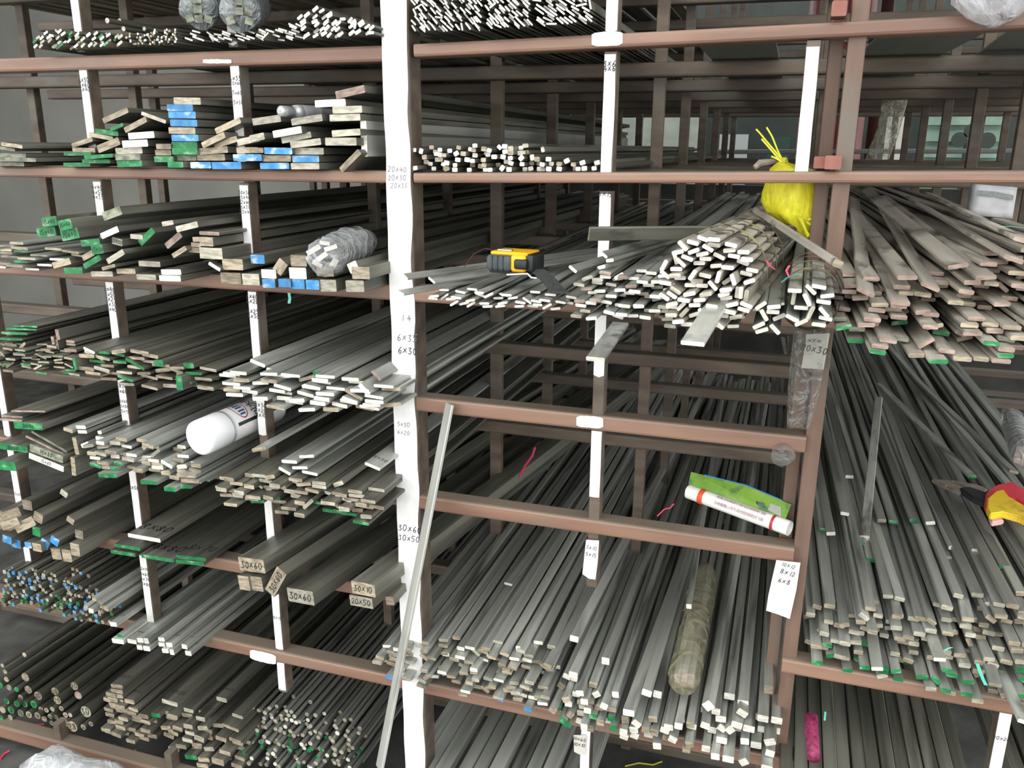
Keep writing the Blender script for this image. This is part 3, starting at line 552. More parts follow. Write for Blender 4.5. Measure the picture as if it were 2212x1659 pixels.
# wide sheets on the top shelf of the end bay
for i, (x, wd, z) in enumerate(((.20, .16, 1.806), (.40, .18, 1.811), (.62, .2, 1.806), (.16, .12, 1.817), (.55, .16, 1.818), (-.12, .14, 1.806))):
    add_bar('steel_sheet', x, z, .06+.05*i % .2, wd, .004, 0, (-2, 3, 1, 4, -3, 0)[i], 'd', 2.6, body=mat('galvanised_sheet', srgb(118, 124, 118), srgb(150, 156, 148), rough=.5, metal=.4, scale=(5, 1, 5), per=.2), label='wide grey steel sheet lying on the top shelf of the end bay', group='sheets on the top shelf')
# ---- shelf 2, right bay: short heap of small squares
heap([(872,368),(1000,372),(1150,371),(1260,370),(1308,368)], [(872,312),(960,318),(1050,308),(1130,318),(1160,340),(1260,344),(1308,350)], .0, mm((10,7.5),(10,8),(9,7)), 'small_square_rod', 'small square steel rod', 'in the loose heap beside the white column', 'wwt', seed=41, stag=.05, body=STEELD, rolls=(.1, .7, .35), fails=30, nmax=150)
hand([(210,1200,50,34,-5,'w'),(352,1232,30,45,-15,'w'),(88,1225,45,45,-5,'w'),(195,1255,34,30,5,'w')], 1080, 0, .2622, 0.0, 'small_square_rod', 'small square steel rod', 'in the loose heap beside the white column', jit=.005, body=STEELD)
# ---- shelf 3, right bay
PR3 = 'fanned out under the tape measure'
heap([(905,652),(1000,668),(1120,668),(1230,676)], [(905,636),(1000,628),(1120,634),(1230,644)], -.14, mm((18,4),(19,4.2)), 'narrow_flat_bar', 'narrow flat steel bar', PR3, 'w', seed=42, stag=.05, yawj=.8, body=STEEL, rolls=(.12, .4, .35), ch=.0016)
hand([(1325,782,75,24,35,'w'),(1550,812,90,24,30,'w')], 540, 400, Z1, -.16, 'narrow_flat_bar', 'narrow flat steel bar', PR3, yaw=24, jit=.01, body=STEEL, L=1.2)
hand([(1285,920,85,22,20,'w')], 540, 400, Z1, -.17, 'narrow_flat_bar', 'narrow flat steel bar', PR3, yaw=20, body=STEEL, L=1.2)
heap([(1225,655),(1240,690),(1340,700),(1480,716),(1610,722)], [(1225,610),(1290,590),(1360,600),(1440,600),(1540,640),(1610,650)], -.21, mm((17.5,5.2),(18,5.4),(17,5)), 'narrow_flat_bar', 'narrow flat steel bar', 'in the heap under the strapped bundle', 'wwwwcr', seed=43, stag=.08, lift=.02, body=STEEL, rolls=(.06, .3, .15), yawj=.08, ch=.0012, nmax=260, strays=.06)
hand([(855,575,75,26,38,'w'),(600,692,85,28,38,'w'),(980,750,90,34,-30,'w'),(905,620,70,30,-8,'w'),(838,675,65,30,-15,'w')], 1080, 400, .2622, -.17, 'narrow_flat_bar', 'narrow flat steel bar', 'lying askew on the heap beside the tape measure', yaw=10, jit=.01, body=STEEL, L=1.4)
# long loose bars
o = add_bar('narrow_flat_bar', P(1272, 505, -.10).x, P(1272, 505, -.10).z, -.10, .024, .006, math.radians(-68), 62, 't', .36, label='flat bar laid crosswise on edge over the heap behind the divider post', group='loose bars', body=STEELD)
def loose(x0, y0, Ya, x1, y1, Yb, w_, t_, roll, end, label, body=STEEL, kind='narrow_flat_bar', cat='bar'):
    a, b = P(x0, y0, Ya), P(x1, y1, Yb); d = b-a; L = d.length; d.normalize()
    yaw = math.degrees(math.atan2(d.x, d.y)); pit = math.degrees(math.asin(d.z))
    return add_bar(kind, a.x, a.z, Ya, w_, t_, math.radians(roll), yaw, end, L, pitch=pit, body=body, label=label, group='loose bars')
loose(1286, 776, -.36, 1340, 700, -.2, .026, .006, 0, 'w', 'flat bar end drooping from the heap in front of the painted divider post')
loose(1496, 742, -.40, 1560, 640, -.22, .030, .006, 0, 'w', 'flat bar end drooping from under the strapped bundle', STEELL)
loose(1810, 570, -.24, 1635, 455, .12, .014, .010, 20, 't', 'dusty bar laid crosswise over the strapped bundle in front of the yellow sack', STEELB)
loose(1325, 632, -.15, 1600, 432, .6, .022, .006, 10, 't', 'long grey flat bar lying along the top of the heap beside the strapped bundle')
lean = loose(820, 1660, -.17, 972, 872, -.012, .028, .006, -10, 'w', 'bright flat bar leaning upright against the beam beside the white column', STEELL)
# strapped round bundle
bun = tag(empty('bar_bundle', P(1525, 612, -.26)), 'round bundle of narrow steel bars strapped with clear tape', 'bundle')
rg = random.Random(5); BR = .066; placed = []
def bundle(par, c, R, size, n, yaw, L, end, body, seed, rolls):
    cir = [(R*math.cos(math.pi*k/24), R*math.sin(math.pi*k/24)) for k in range(25)]
    bars, *_ = pack([(x, -y) for x, y in cir], cir, 0, [size], rolls, seed, 260, step=.0008, nmax=n, raw=True)
    rg = random.Random(seed)
    for u, v, w_, t_, r in bars:
        s = rg.uniform(-.02, .02)
        add_bar('bar', c.x+u+math.sin(math.radians(yaw))*s, c.z+v, c.y+s, w_, t_, -r, yaw, end if rg.random() < .85 else 'c', L, 'flat', body, ch=.0012, parent=par)
TAPE = mat('tape_band', srgb(128, 124, 102), srgb(160, 156, 132), rough=.18, spec=.8, scale=(60, 60, 60))
c0 = Vector(bun.location)
bundle(bun, c0, BR, (.0165, .0058), 140, 5, .85, 'w', STEELB, 8, (.25, .8, .4))
def ring(par, c, R, dist, yaw, wid, m, name='strap', sq=1.0, n=28):
    a = math.radians(yaw); ax = Vector((math.sin(a), math.cos(a), 0)); sd = Vector((math.cos(a), -math.sin(a), 0)); up = Vector((0, 0, 1)); v = []; f = []
    for k in range(n):
        t = 2*math.pi*k/n
        for e in (0, 1): v.append(c+ax*(dist+wid*e+.004*math.sin(t*2))+sd*(R*math.cos(t))+up*(R*sq*math.sin(t))-Vector(par.location))
    for k in range(n): j = (k+1) % n; f.append((2*k, 2*j, 2*j+1, 2*k+1))
    return obj(name, v, f, m, par, smooth=True)
for dst in (.085, .20, .30): ring(bun, c0, BR+.006, dst, 5, .016, TAPE)
b2 = tag(empty('bar_bundle', P(1748, 660, -.24)), 'slim bundle of dark bars wound with stretch film beside the end column', 'bundle')
c2 = Vector(b2.location)
bundle(b2, c2, .032, (.0185, .0055), 22, 1, .8, 'w', STEEL, 9, (.4, .9, .5))
for dst, wid in ((.05, .022), (.14, .012), (.20, .010), (.25, .012)): ring(b2, c2, .042, dst, 1, wid, TAPE, sq=1.05)
heap([(1618,722),(1700,728)], [(1618,655),(1650,648),(1700,662)], -.23, mm((18,6)), 'narrow_flat_bar', 'narrow flat steel bar', 'in the small heap between two bundles', 'w', seed=44, stag=.02, body=STEEL, rolls=(.5, .8, .5), ch=.0012)
hand([(1280,1210,185,28,2,'w'),(1480,1150,150,32,-10,'w'),(1320,1190,140,20,0,'t')], 1400, 440, .18987, -.20, 'narrow_flat_bar', 'flat steel bar', 'lying on the small heap between two bundles', jit=.004, body=STEEL)
# ---- shelf 3, end bay
heap([(1805,745),(1860,775),(2000,790),(2212,800),(2330,810),(2480,815)], [(1805,655),(1880,630),(1980,650),(2080,640),(2212,590),(2330,560),(2480,560)], -.29, mm((20,6),(21,6.5),(22,6),(19,6)), 'dusty_flat_bar', 'dusty flat steel bar', 'in the big heap beside the end column', 'rrrt', seed=45, stag=.14, lift=.14, yaw=-1, yawj=.15, body=STEELB, rolls=(.07, .35, .2), low=(.28, 'ggdrt'), nmax=280, strays=.1)
for i, (x0, y0, x1, y1) in enumerate(((1870, 632, 1845, 430), (1945, 655, 1835, 430), (2010, 620, 1890, 420), (2130, 600, 1905, 425), (2190, 560, 1960, 425), (1960, 600, 1840, 450), (2070, 575, 1870, 410), (2212, 520, 2010, 420))):
    loose(x0, y0, -.2, x1, y1, .75, .025, .006, rnd.uniform(-25, 25), 'r', 'dusty flat bar lying loose along the top of the big heap in the end bay', STEELB, kind='dusty_flat_bar')
# ---- shelf 7, right bay
PR7 = 'in the large heap below the open beams'
heap([(795,1462),(880,1497),(1000,1512),(1120,1535),(1185,1550)], [(795,1425),(860,1410),(960,1408),(1100,1425),(1185,1450)], -.05, mm((21,8),(20,8),(22,7),(17,9)), 'heap_flat_bar', 'flat steel bar', PR7, 'wctt', seed=51, stag=.09, lift=.02, body=STEEL, rolls=(.1, .4, .25), low=(.12, 'gtbt'), yawj=.06)
heap([(1185,1575),(1260,1592),(1330,1600)], [(1185,1480),(1250,1490),(1330,1520)], -.06, mm((15,13),(14,14),(16,12)), 'square_bar', 'square steel bar', 'in the heap with green undermost ends', 'wwwt', seed=52, stag=.06, body=STEEL, rolls=(.1, .5, .3), low=(.4, 'gggt'))
heap([(1335,1605),(1420,1628),(1500,1640)], [(1335,1555),(1420,1560),(1500,1570)], -.07, mm((15,14),(17,13)), 'square_bar', 'square steel bar', 'in the loose heap before the wrapped roll', 'wwt', seed=53, stag=.05, body=STEEL, rolls=(.15, .5, .4))
heap([(1500,1645),(1600,1668),(1690,1690)], [(1500,1560),(1600,1575),(1690,1590)], -.08, mm((16,14),(20,14)), 'square_bar', 'square steel bar', 'in the row beside the paper sign', 'w', seed=54, stag=.10, lift=.05, body=STEEL, rolls=(.05, .5, .2))
# long bars seen lying on that heap, each with its own end
for i, (x, y, Y, wd, th, yw, e) in enumerate(((1098, 1322-60, .22, .020, .006, 2, 'w'), (865, 1415, .0, .021, .006, 1, 'w'), (910, 1417, .0, .019, .006, 2, 'w'), (958, 1412, .0, .02, .006, 0, 't'), (1005, 1418, .0, .024, .007, 1, 'w'), (1045, 1425, .0, .020, .006, 3, 'w'), (1240, 1380, .03, .018, .014, 2, 'w'),
      (1238, 1458, -.02, .018, .014, 1, 'w'), (1308, 1428, .02, .016, .016, 1, 'w'), (1397, 1497, -.05, .019, .014, 1, 'w'), (1358, 1540, -.07, .022, .014, 2, 'w'), (1530, 1525, -.06, .018, .018, 1, 'w'), (1605, 1520, .0, .020, .014, 0, 'w'), (1182, 1440, -.02, .018, .012, 3, 't'), (1265, 1505, -.04, .015, .015, 0, 'w'), (1320, 1532, -.05, .020, .012, 1, 't'),
      (1488, 1310, .16, .011, .011, -2, 'w'), (1660, 1490, -.03, .016, .016, -1, 't'), (1420, 1500, -.03, .016, .016, 0, 'w'), (1145, 1470, -.03, .022, .006, 2, 'w'), (1120, 1405, .0, .01, .02, 1, 'w'), (1077, 1470, -.04, .022, .006, 2, 'w'))):
    p = P(x, y, Y)
    add_bar('square_bar' if th > .009 else 'heap_flat_bar', p.x, p.z, Y, wd, th, (math.radians(45) if i == 11 else rnd.gauss(0, .12)), yw, e, 2.4, body=STEEL, place='on top of the large heap below open beams', what='long steel bar', pitch=-.3)
# ---- wide square bars on the floor shelf, right bay
for i in range(11):
    u = -.71+i*.038
    add_bar('square_bar', u, .245+.012*(i % 3), -.42+.02*(i*7 % 5), .030, .028, 0, 1.0, 't', 2.8, body=STEELL if i % 4 == 1 else STEEL, place='in the bottom row running out under the large heap', what='wide square steel bar')
# ---- shelf 6, end bay
PRR = 'in the heap with green ends under the cutters'
heap([(1738,1435),(1850,1475),(2000,1505),(2130,1525),(2330,1550),(2600,1590)], [(1738,1360),(1850,1345),(2000,1355),(2130,1345),(2330,1310),(2600,1330)], -.03, mm((18,8),(19,9),(16,9),(17,8)), 'rectangular_bar', 'rectangular steel bar', PRR, 'cctt', seed=55, stag=.09, lift=.04, yaw=-1, yawj=.12, body=STEEL, rolls=(.08, .45, .25), low=(.35, 'gggct'), nmax=275, strays=.08)
for i, (x, y, Y) in enumerate(((1780, 1145, .36), (1795, 1153, .33), (1835, 1030, .6), (1880, 1165, .33), (1905, 1125, .4), (1930, 1128, .4), (1975, 1215-90, .38), (2010, 1130, .36), (2060, 1185, .26), (2045, 1205, .24), (1950, 1278, .14), (1880, 1210, .24), (1860, 1175, .3), (1825, 1110, .42), (2110, 1190, .24), (2140, 1305, .06), (1800, 1320, .08), (2170, 1225, .16))):
    p = P(x, y, Y)
    add_bar('rectangular_bar', p.x, p.z, Y, .018, .008, rnd.gauss(0, .12), rnd.uniform(-2.2, -.2), 'gwwwtg'[i % 6], 2.2, body=STEEL, place='set back on top of the heap under the cutters', what='rectangular steel bar', pitch=-.5)
for i, (x0, y0, x1, y1) in enumerate(((1895, 1445, 1850, 1150), (2030, 1425, 1930, 1130), (2150, 1480, 2080, 1240), (2212, 1560, 2060, 1230), (1868, 1160, 1898, 860), (2100, 1030, 1900, 830), (2190, 1020, 1980, 820))):
    loose(x0, y0, (-.05, -.05, -.06, -.1, .33, .5, .5)[i], x1, y1, (.5, .5, .35, .4, .9, 1.2, 1.2)[i], .019, .007, rnd.uniform(-15, 15), 'wwtwwgt'[i], 'grey bar lying slantwise over the heap under the cutters', kind='rectangular_bar')
# ---- shelf 7, end bay: long dark bars running out below the picture
for i in range(22):
    u = .085+i*.0255
    if abs(u-.435) < .026: continue
    add_bar('wide_square_bar', u, ZS[7]+.014+.010*(i*5 % 4)/3, -.20-.03*(i*7 % 4), .023, .022, rnd.gauss(0, .04), rnd.uniform(-.3, .3), 't', 2.6, body=STEELD, place='on the shelf below the green ended heap', what='dark square steel bar')
# ------------------------------------------------------------ things lying about
def frame_at(o, a, fwd, up=(0, 0, 1)):
    """local y along fwd, local z as near up as can be"""
    y = Vector(fwd).normalized(); x = y.cross(Vector(up)).normalized(); z = x.cross(y)
    o.matrix_world = Matrix(((x.x, y.x, z.x, a[0]), (x.y, y.y, z.y, a[1]), (x.z, y.z, z.z, a[2]), (0, 0, 0, 1)))
def cjk(parent, s, size, M, m, name='print', depth=0):
    cu = bpy.data.curves.new('print', 'FONT'); cu.body = s; cu.size = size; cu.align_x = 'CENTER'; cu.align_y = 'CENTER'
    t = bpy.data.objects.new('print', cu); COL.objects.link(t)
    dg = bpy.context.evaluated_depsgraph_get(); me = bpy.data.meshes.new_from_object(t.evaluated_get(dg))
    bpy.data.objects.remove(t); o = bpy.data.objects.new(name, me); COL.objects.link(o)
    me.materials.clear(); me.materials.append(m); o.parent = parent; o.matrix_local = M; return o
def wrap_print(o, R):
    """bend a flat print (local x = round, z = along) on a cylinder about local y"""
    for v in o.data.vertices:
        a = v.co.x/R+.45; v.co = Vector((math.sin(a)*(R+.0005), v.co.y, math.cos(a)*(R+.0005)))
# spray can
p0 = P(428, 948, -.11); dirc = Vector((math.sin(math.radians(8)), math.cos(math.radians(8)), .04))
can = tag(empty('spray_can', p0), 'white spray paint can with round cap lying on flat bars', 'spray can')
frame_at(can, p0, dirc); can.matrix_world = can.matrix_world @ Matrix.Scale(1.08, 4)
CANW = mat('can_white', srgb(226, 228, 232), srgb(236, 238, 240), rough=.3); CANC = mat('cap_white', srgb(244, 246, 250), rough=.45)
v, f = lathe([(.0005, 0), (.030, 0), (.0335, .003), (.0345, .01), (.0345, .058), (.0335, .060)], 36); obj('cap', v, f, CANC, can, smooth=False)
v, f = lathe([(.0335, .060), (.0335, .066), (.0325, .068), (.0335, .071), (.0335, .205), (.031, .21)], 36); body_ = obj('can_body', v, f, CANW, can)
for o_ in can.children:
    for p_ in o_.data.polygons:
        if len(p_.vertices) == 4: p_.use_smooth = True
BLK = mat('print_black', srgb(30, 32, 38), rough=.4); BLU = mat('print_blue', srgb(40, 92, 150), rough=.4); REDP = mat('print_red', srgb(180, 50, 56), rough=.4)
def arc_quad(a0, a1, y0, y1, R, m, name, n=6, par=can):
    v = []; f = []
    for i in range(n+1):
        a = a0+(a1-a0)*i/n
        for y in (y0, y1): v.append((math.sin(a)*R, y, math.cos(a)*R))
    for i in range(n): f.append((2*i, 2*i+1, 2*i+3, 2*i+2))
    return obj(name, v, f, m, par)
arc_quad(1.22, 1.42, .073, .203, .0340, BLK, 'stripe')
for j, ch_ in enumerate('回水福锈'):
    o = cjk(body_, ch_, .022, Matrix.Identity(4), BLK, 'print'); 
    for v_ in o.data.vertices: v_.co = Vector((.020-j*.021-v_.co.x, .128-v_.co.y, 0))
    wrap_print(o, .0336)
ov = []; n = 28
for k in range(n):
    t = 2*math.pi*k/n
    for rr in (1.0, .9): ov.append((-.004+.026*rr*math.cos(t), .096+.015*rr*math.sin(t), 0))
o = obj('logo_ring', ov, [(2*k, 2*((k+1) % n), 2*((k+1) % n)+1, 2*k+1) for k in range(n)], REDP, body_); wrap_print(o, .0336)
for j, ch_ in enumerate('m'):
    for dx, ln in ((-.018, .012), (-.011, .016), (-.004, .016), (.005, .016), (.012, .013)):
        o = obj('logo_print', [(dx-.002, .089, 0), (dx+.002, .089, 0), (dx+.002, .089+ln, 0), (dx-.002, .089+ln, 0)], [(0, 1, 2, 3)], BLU, body_); wrap_print(o, .0337)
# tape measure
tp = P(1096, 592, -.11)
tape = tag(empty('tape_measure', tp), 'yellow and black tape measure resting on narrow flat bars', 'tape measure')
tape.rotation_euler = (0, 0, math.radians(-6))
YEL = mat('tape_yellow', srgb(236, 178, 22), srgb(244, 192, 40), rough=.35); RUB = mat('tape_rubber', srgb(58, 66, 70), srgb(78, 86, 90), rough=.6, scale=(60, 60, 60)); DKP = mat('dark_plastic', srgb(30, 32, 34), rough=.4)
def rbox(x0, x1, y0, y1, z0, z1, c=.005, name='case', m=None, par=None, taper=0):
    bm = bmesh.new(); bmesh.ops.create_cube(bm, size=1)
    for v_ in bm.verts: v_.co = Vector((x0 if v_.co.x < 0 else x1, y0 if v_.co.y < 0 else y1, z0 if v_.co.z < 0 else z1))
    bmesh.ops.bevel(bm, geom=bm.edges[:], offset=c, segments=3, profile=.5, affect='EDGES')
    me = bpy.data.meshes.new(name); bm.to_mesh(me); bm.free(); me.materials.append(m)
    for p_ in me.polygons: p_.use_smooth = True
    o = bpy.data.objects.new(name, me); COL.objects.link(o); o.parent = par; return o
# lying on its side: thickness is vertical
rbox(-.040, .006, -.002, .055, .003, .031, .007, 'rubber_grip', RUB, tape)
rbox(.004, .032, .0, .058, .003, .033, .006, 'yellow_case', YEL, tape)
rbox(-.034, .034, .004, .060, .030, .0365, .003, 'top_cover', YEL, tape)
rbox(-.036, .036, .004, .060, .0, .004, .0018, 'bottom_cover', DKP, tape)
rbox(.012, .036, -.0035, .01, .009, .026, .004, 'lock_button', DKP, tape)
rbox(.030, .045, .004, .056, .004, .034, .005, 'nose', DKP, tape)
rbox(-.024, .002, .012, .02, .0365, .0395, .001, 'belt_clip', mat('bright_metal', srgb(200, 204, 206), rough=.25, metal=.9), tape)
for x in (-.028, -.018, -.008): rbox(x, x+.0012, -.003, .0, .004, .030, .0003, 'grip_groove', DKP, tape)
v, f = tube([(-.038, .03, .034), (-.055, .03, .037), (-.072, .02, .028), (-.082, .0, .006)], .0008, 5); obj('wrist_cord', v, f, mat('cord_dark', srgb(80, 36, 40), rough=.7), tape)
# steel hook and black strip of cloth beside the tape
hk = tag(obj('steel_hook', *tube([P(1095, 594, -.125), P(1140, 592, -.125), P(1148, 600, -.128), P(1160, 602, -.128)], .0022, 6), mat('bright_metal', srgb(200, 204, 206))), 'bright steel tape hook lying in front of the tape measure', 'hook')
ck = [P(1160, 590, -.10), P(1185, 612, -.125), P(1200, 632, -.15), P(1212, 640, -.165)]
v = []; f = []
for i, q in enumerate(ck): v += [q+Vector((-.013, 0, .004)), q+Vector((.013, .004, .004)), q+Vector((.013, .004, .0065)), q+Vector((-.013, 0, .0065))]
for i in range(3):
    for k in range(4): f.append((4*i+k, 4*i+(k+1) % 4, 4*i+4+(k+1) % 4, 4*i+4+k))
f += [(3, 2, 1, 0), (12, 13, 14, 15)]
tag(obj('black_strap', v, f, mat('strap_black', srgb(44, 48, 48), srgb(62, 66, 66), rough=.8, scale=(200, 200, 200))), 'black webbing strap lying across bars beside the tape measure', 'strap')
# rolled poster behind the open beam
a, b = P(1487, 1062, .10), P(1706, 1142, .012); d = b-a
po = tag(empty('rolled_poster', a), 'rolled white poster with red bands and green picture edge', 'poster')
frame_at(po, a, d); Lp = d.length; Rp = .0145
PAP = mat('poster_white', srgb(240, 240, 238), rough=.5)
v = []; f = []; n = 40
for i in range(n+1):
    t = i/n*2*math.pi*1.6+.4; r = Rp-.0022*(i/n)
    for y in (0, Lp): v.append((math.cos(t)*r, y, math.sin(t)*r))
for i in range(n): f.append((2*i, 2*i+2, 2*i+3, 2*i+1))
obj('roll', v, f, PAP, po, smooth=True)
for y0, y1, m in ((Lp*.13, Lp*.18, mat('band_orange', srgb(222, 90, 44), rough=.5)), (Lp*.845, Lp*.87, REDP)):
    v = []; f = []
    for i in range(21):
        t = i/20*2*math.pi
        for y in (y0, y1): v.append((math.cos(t)*(Rp+.0005), y, math.sin(t)*(Rp+.0005)))
    for i in range(20): f.append((2*i, 2*i+2, 2*i+3, 2*i+1))
    obj('printed_band', v, f, m, po)
GRN = mat('poster_green', srgb(96, 140, 34), srgb(120, 160, 50), rough=.5, scale=(20, 20, 20), c3=srgb(70, 110, 60), s3=(30, 30, 30))
def flap(pts, m, name, dz=0):
    return obj(name, [(x, y, z+dz) for x, y, z in pts], [tuple(range(len(pts)))], m, po)
fx = -.020
flap([(-.004, -.004, Rp*.9), (-.004, Lp-.012, Rp*.9), (-.020, Lp-.012, Rp+.022), (-.024, Lp*.5, Rp+.026), (-.016, -.008, Rp+.020)], GRN, 'picture_flap')
flap([(-.0195, Lp-.03, Rp+.020), (-.0235, Lp*.5, Rp+.0235), (-.0165, .02, Rp+.019), (-.018, .02, Rp+.023), (-.026, Lp*.5, Rp+.0275), (-.022, Lp-.03, Rp+.024)], mat('poster_blue', srgb(30, 120, 180), rough=.5), 'blue_edge')
for pts, m in (([(-.0052, Lp*.08, Rp*.95), (-.0052, Lp*.31, Rp*.95), (-.010, Lp*.22, Rp+.007), (-.012, Lp*.1, Rp+.011)], mat('photo_maroon', srgb(110, 54, 66), srgb(150, 130, 130), scale=(90, 90, 90), rough=.5)),
               ([(-.0052, Lp*.58, Rp*.95), (-.0052, Lp*.76, Rp*.95), (-.012, Lp*.72, Rp+.011), (-.012, Lp*.62, Rp+.009)], mat('photo_dark', srgb(24, 50, 40), srgb(90, 100, 96), scale=(60, 60, 60), rough=.5)),
               ([(-.0052, Lp*.77, Rp*.95), (-.0052, Lp*.9, Rp*.95), (-.014, Lp*.87, Rp+.014), (-.014, Lp*.77, Rp+.014)], mat('photo_grey', srgb(150, 156, 150), rough=.5))):
    flap([(x+.0008, y, z) for x, y, z in pts], m, 'picture')
TXR = mat('print_maroon', srgb(150, 96, 100), rough=.6)
def line_round(s, size, a0, y0, y1):
    k = len(s)
    for i, c_ in enumerate(s):
        o = cjk(po, c_, size, Matrix.Identity(4), TXR)
        y = y1+(y0-y1)*i/(k-1)
        for v_ in o.data.vertices:
            ax_, ay_ = v_.co.x, v_.co.y; an = a0+ay_/Rp
            v_.co = Vector((math.cos(an)*(Rp+.0006), y-ax_, math.sin(an)*(Rp+.0006)))
line_round('我们会帮助您的孩子提高综合素质', .0072, 1.15, Lp*.32, Lp*.77)
line_round('我们也帮助您的孩子开心健康快乐', .0072, .30, Lp*.32, Lp*.77)
# end cutters lying on the heap of the end bay
zt = .93
cut = tag(empty('side_cutters', PZ(2130, 1090, zt)), 'side cutters with red and yellow handles lying on steel bars', 'pliers')
def slabpx(pts, z, h, m, name, par=cut):
    v, f = prism([PZ(x, y, z)-Vector(par.location) for x, y in pts], h)
    o = obj(name, v, f, m, par)
    bm = bmesh.new(); bm.from_mesh(o.data); bmesh.ops.bevel(bm, geom=[e for e in bm.edges], offset=min(.0025, h*.3), segments=2, affect='EDGES'); bm.to_mesh(o.data); bm.free(); return o
JAW = mat('jaw_steel', srgb(150, 140, 128), srgb(186, 178, 166), rough=.3, metal=.7, scale=(20, 60, 60)); JAWD = mat('jaw_dark', srgb(52, 52, 58), rough=.5, metal=.4)
slabpx([(2010, 1042), (2045, 1045), (2088, 1055), (2074, 1072), (2040, 1058)], zt, .010, JAW, 'jaw')
slabpx([(2050, 1044), (2105, 1053), (2135, 1064), (2120, 1072), (2085, 1060)], zt+.004, .009, JAW, 'jaw')
slabpx([(2070, 1066), (2092, 1064), (2126, 1075), (2150, 1095), (2125, 1098), (2098, 1086)], zt, .014, JAWD, 'pivot_block')
RED = mat('grip_red', srgb(196, 48, 66), srgb(214, 66, 84), rough=.45); GYE = mat('grip_yellow', srgb(232, 190, 30), srgb(246, 214, 60), rough=.45, c3=srgb(190, 150, 50), s3=(20, 20, 20))
slabpx([(2124, 1100), (2128, 1078), (2150, 1062), (2185, 1054), (2200, 1066), (2225, 1078), (2225, 1108), (2190, 1092), (2150, 1098), (2132, 1118)], zt+.004, .016, RED, 'handle_grip')
slabpx([(2130, 1090), (2148, 1074), (2166, 1070), (2178, 1086), (2215, 1108), (2225, 1146), (2200, 1130), (2165, 1120), (2136, 1124), (2129, 1110)], zt+.010, .014, GYE, 'handle_grip')
slabpx([(2134, 1124), (2160, 1122), (2168, 1134), (2140, 1139)], zt, .010, mat('grip_end', srgb(230, 190, 190), rough=.5), 'grip_end')
# yellow woven sack hung behind the beam
SACK = mat('yellow_sack', srgb(214, 206, 30), srgb(236, 230, 60), rough=.6, scale=(160, 160, 60), bump=.5, c3=srgb(186, 176, 24), s3=(30, 30, 20))
SY = .085
sack = tag(empty('woven_sack', P(1712, 440, SY)), 'bright yellow woven plastic sack tied and hung behind the beam', 'sack')
ol = [(340, 1682, 1700), (352, 1680, 1702), (366, 1664, 1750), (388, 1657, 1770), (415, 1656, 1774), (435, 1655, 1772), (455, 1660, 1768), (475, 1684, 1762), (492, 1704, 1758), (505, 1722, 1752), (518, 1732, 1744)]
v = []; f = []; n = 32
for i, (y, xl, xr) in enumerate(ol):
    a, b = P(xl, y, SY), P(xr, y, SY); c = (a+b)/2; rx = (b-a).length/2*1.08
    for k in range(n):
        t = 2*math.pi*k/n; fold = 1+.10*math.sin(5*t+i*.7)+.16*noise.noise(Vector((math.cos(t)*1.6, math.sin(t)*1.6, i*.55)))
        v.append(c+Vector((rx*math.cos(t)*fold, min(rx, .034)*math.sin(t)*fold, .006*noise.noise(Vector((t, i, 2)))))-Vector(sack.location))
for i in range(len(ol)-1):
    for k in range(n): f.append((i*n+k, i*n+(k+1) % n, (i+1)*n+(k+1) % n, (i+1)*n+k))
f.append(tuple(range((len(ol)-1)*n, len(ol)*n)))
obj('sack_body', v, f, SACK, sack, smooth=True)
STR = mat('yellow_strand', srgb(206, 204, 40), srgb(226, 224, 70), rough=.5)
for pts in ([(1690, 345), (1660, 310), (1640, 286), (1633, 279)], [(1690, 345), (1680, 325), (1668, 295), (1656, 275)], [(1688, 350), (1664, 322), (1645, 300)], [(1690, 350), (1672, 340), (1666, 338)], [(1730, 470), (1742, 500), (1756, 518)], [(1722, 465), (1735, 488), (1745, 512)], [(1745, 475), (1756, 472), (1758, 480)], [(1742, 480), (1752, 486), (1758, 490)]):
    v, f = tube([P(x, y, SY-.035)-Vector(sack.location) for x, y in pts], .0016, 5); obj('loose_strand', v, f, STR, sack)
# dry twig beside the sack
v, f = tube([P(1630, 362, .03), P(1642, 352, .035), P(1660, 350, .045), P(1680, 347, .06)], [.004, .006, .005, .003], 7)
tag(obj('cord_stub', v, f, mat('hemp', srgb(120, 112, 100), srgb(150, 142, 128), rough=.9, scale=(90, 90, 90))), 'frayed grey rope end lying on the beam beside the yellow sack', 'rope')
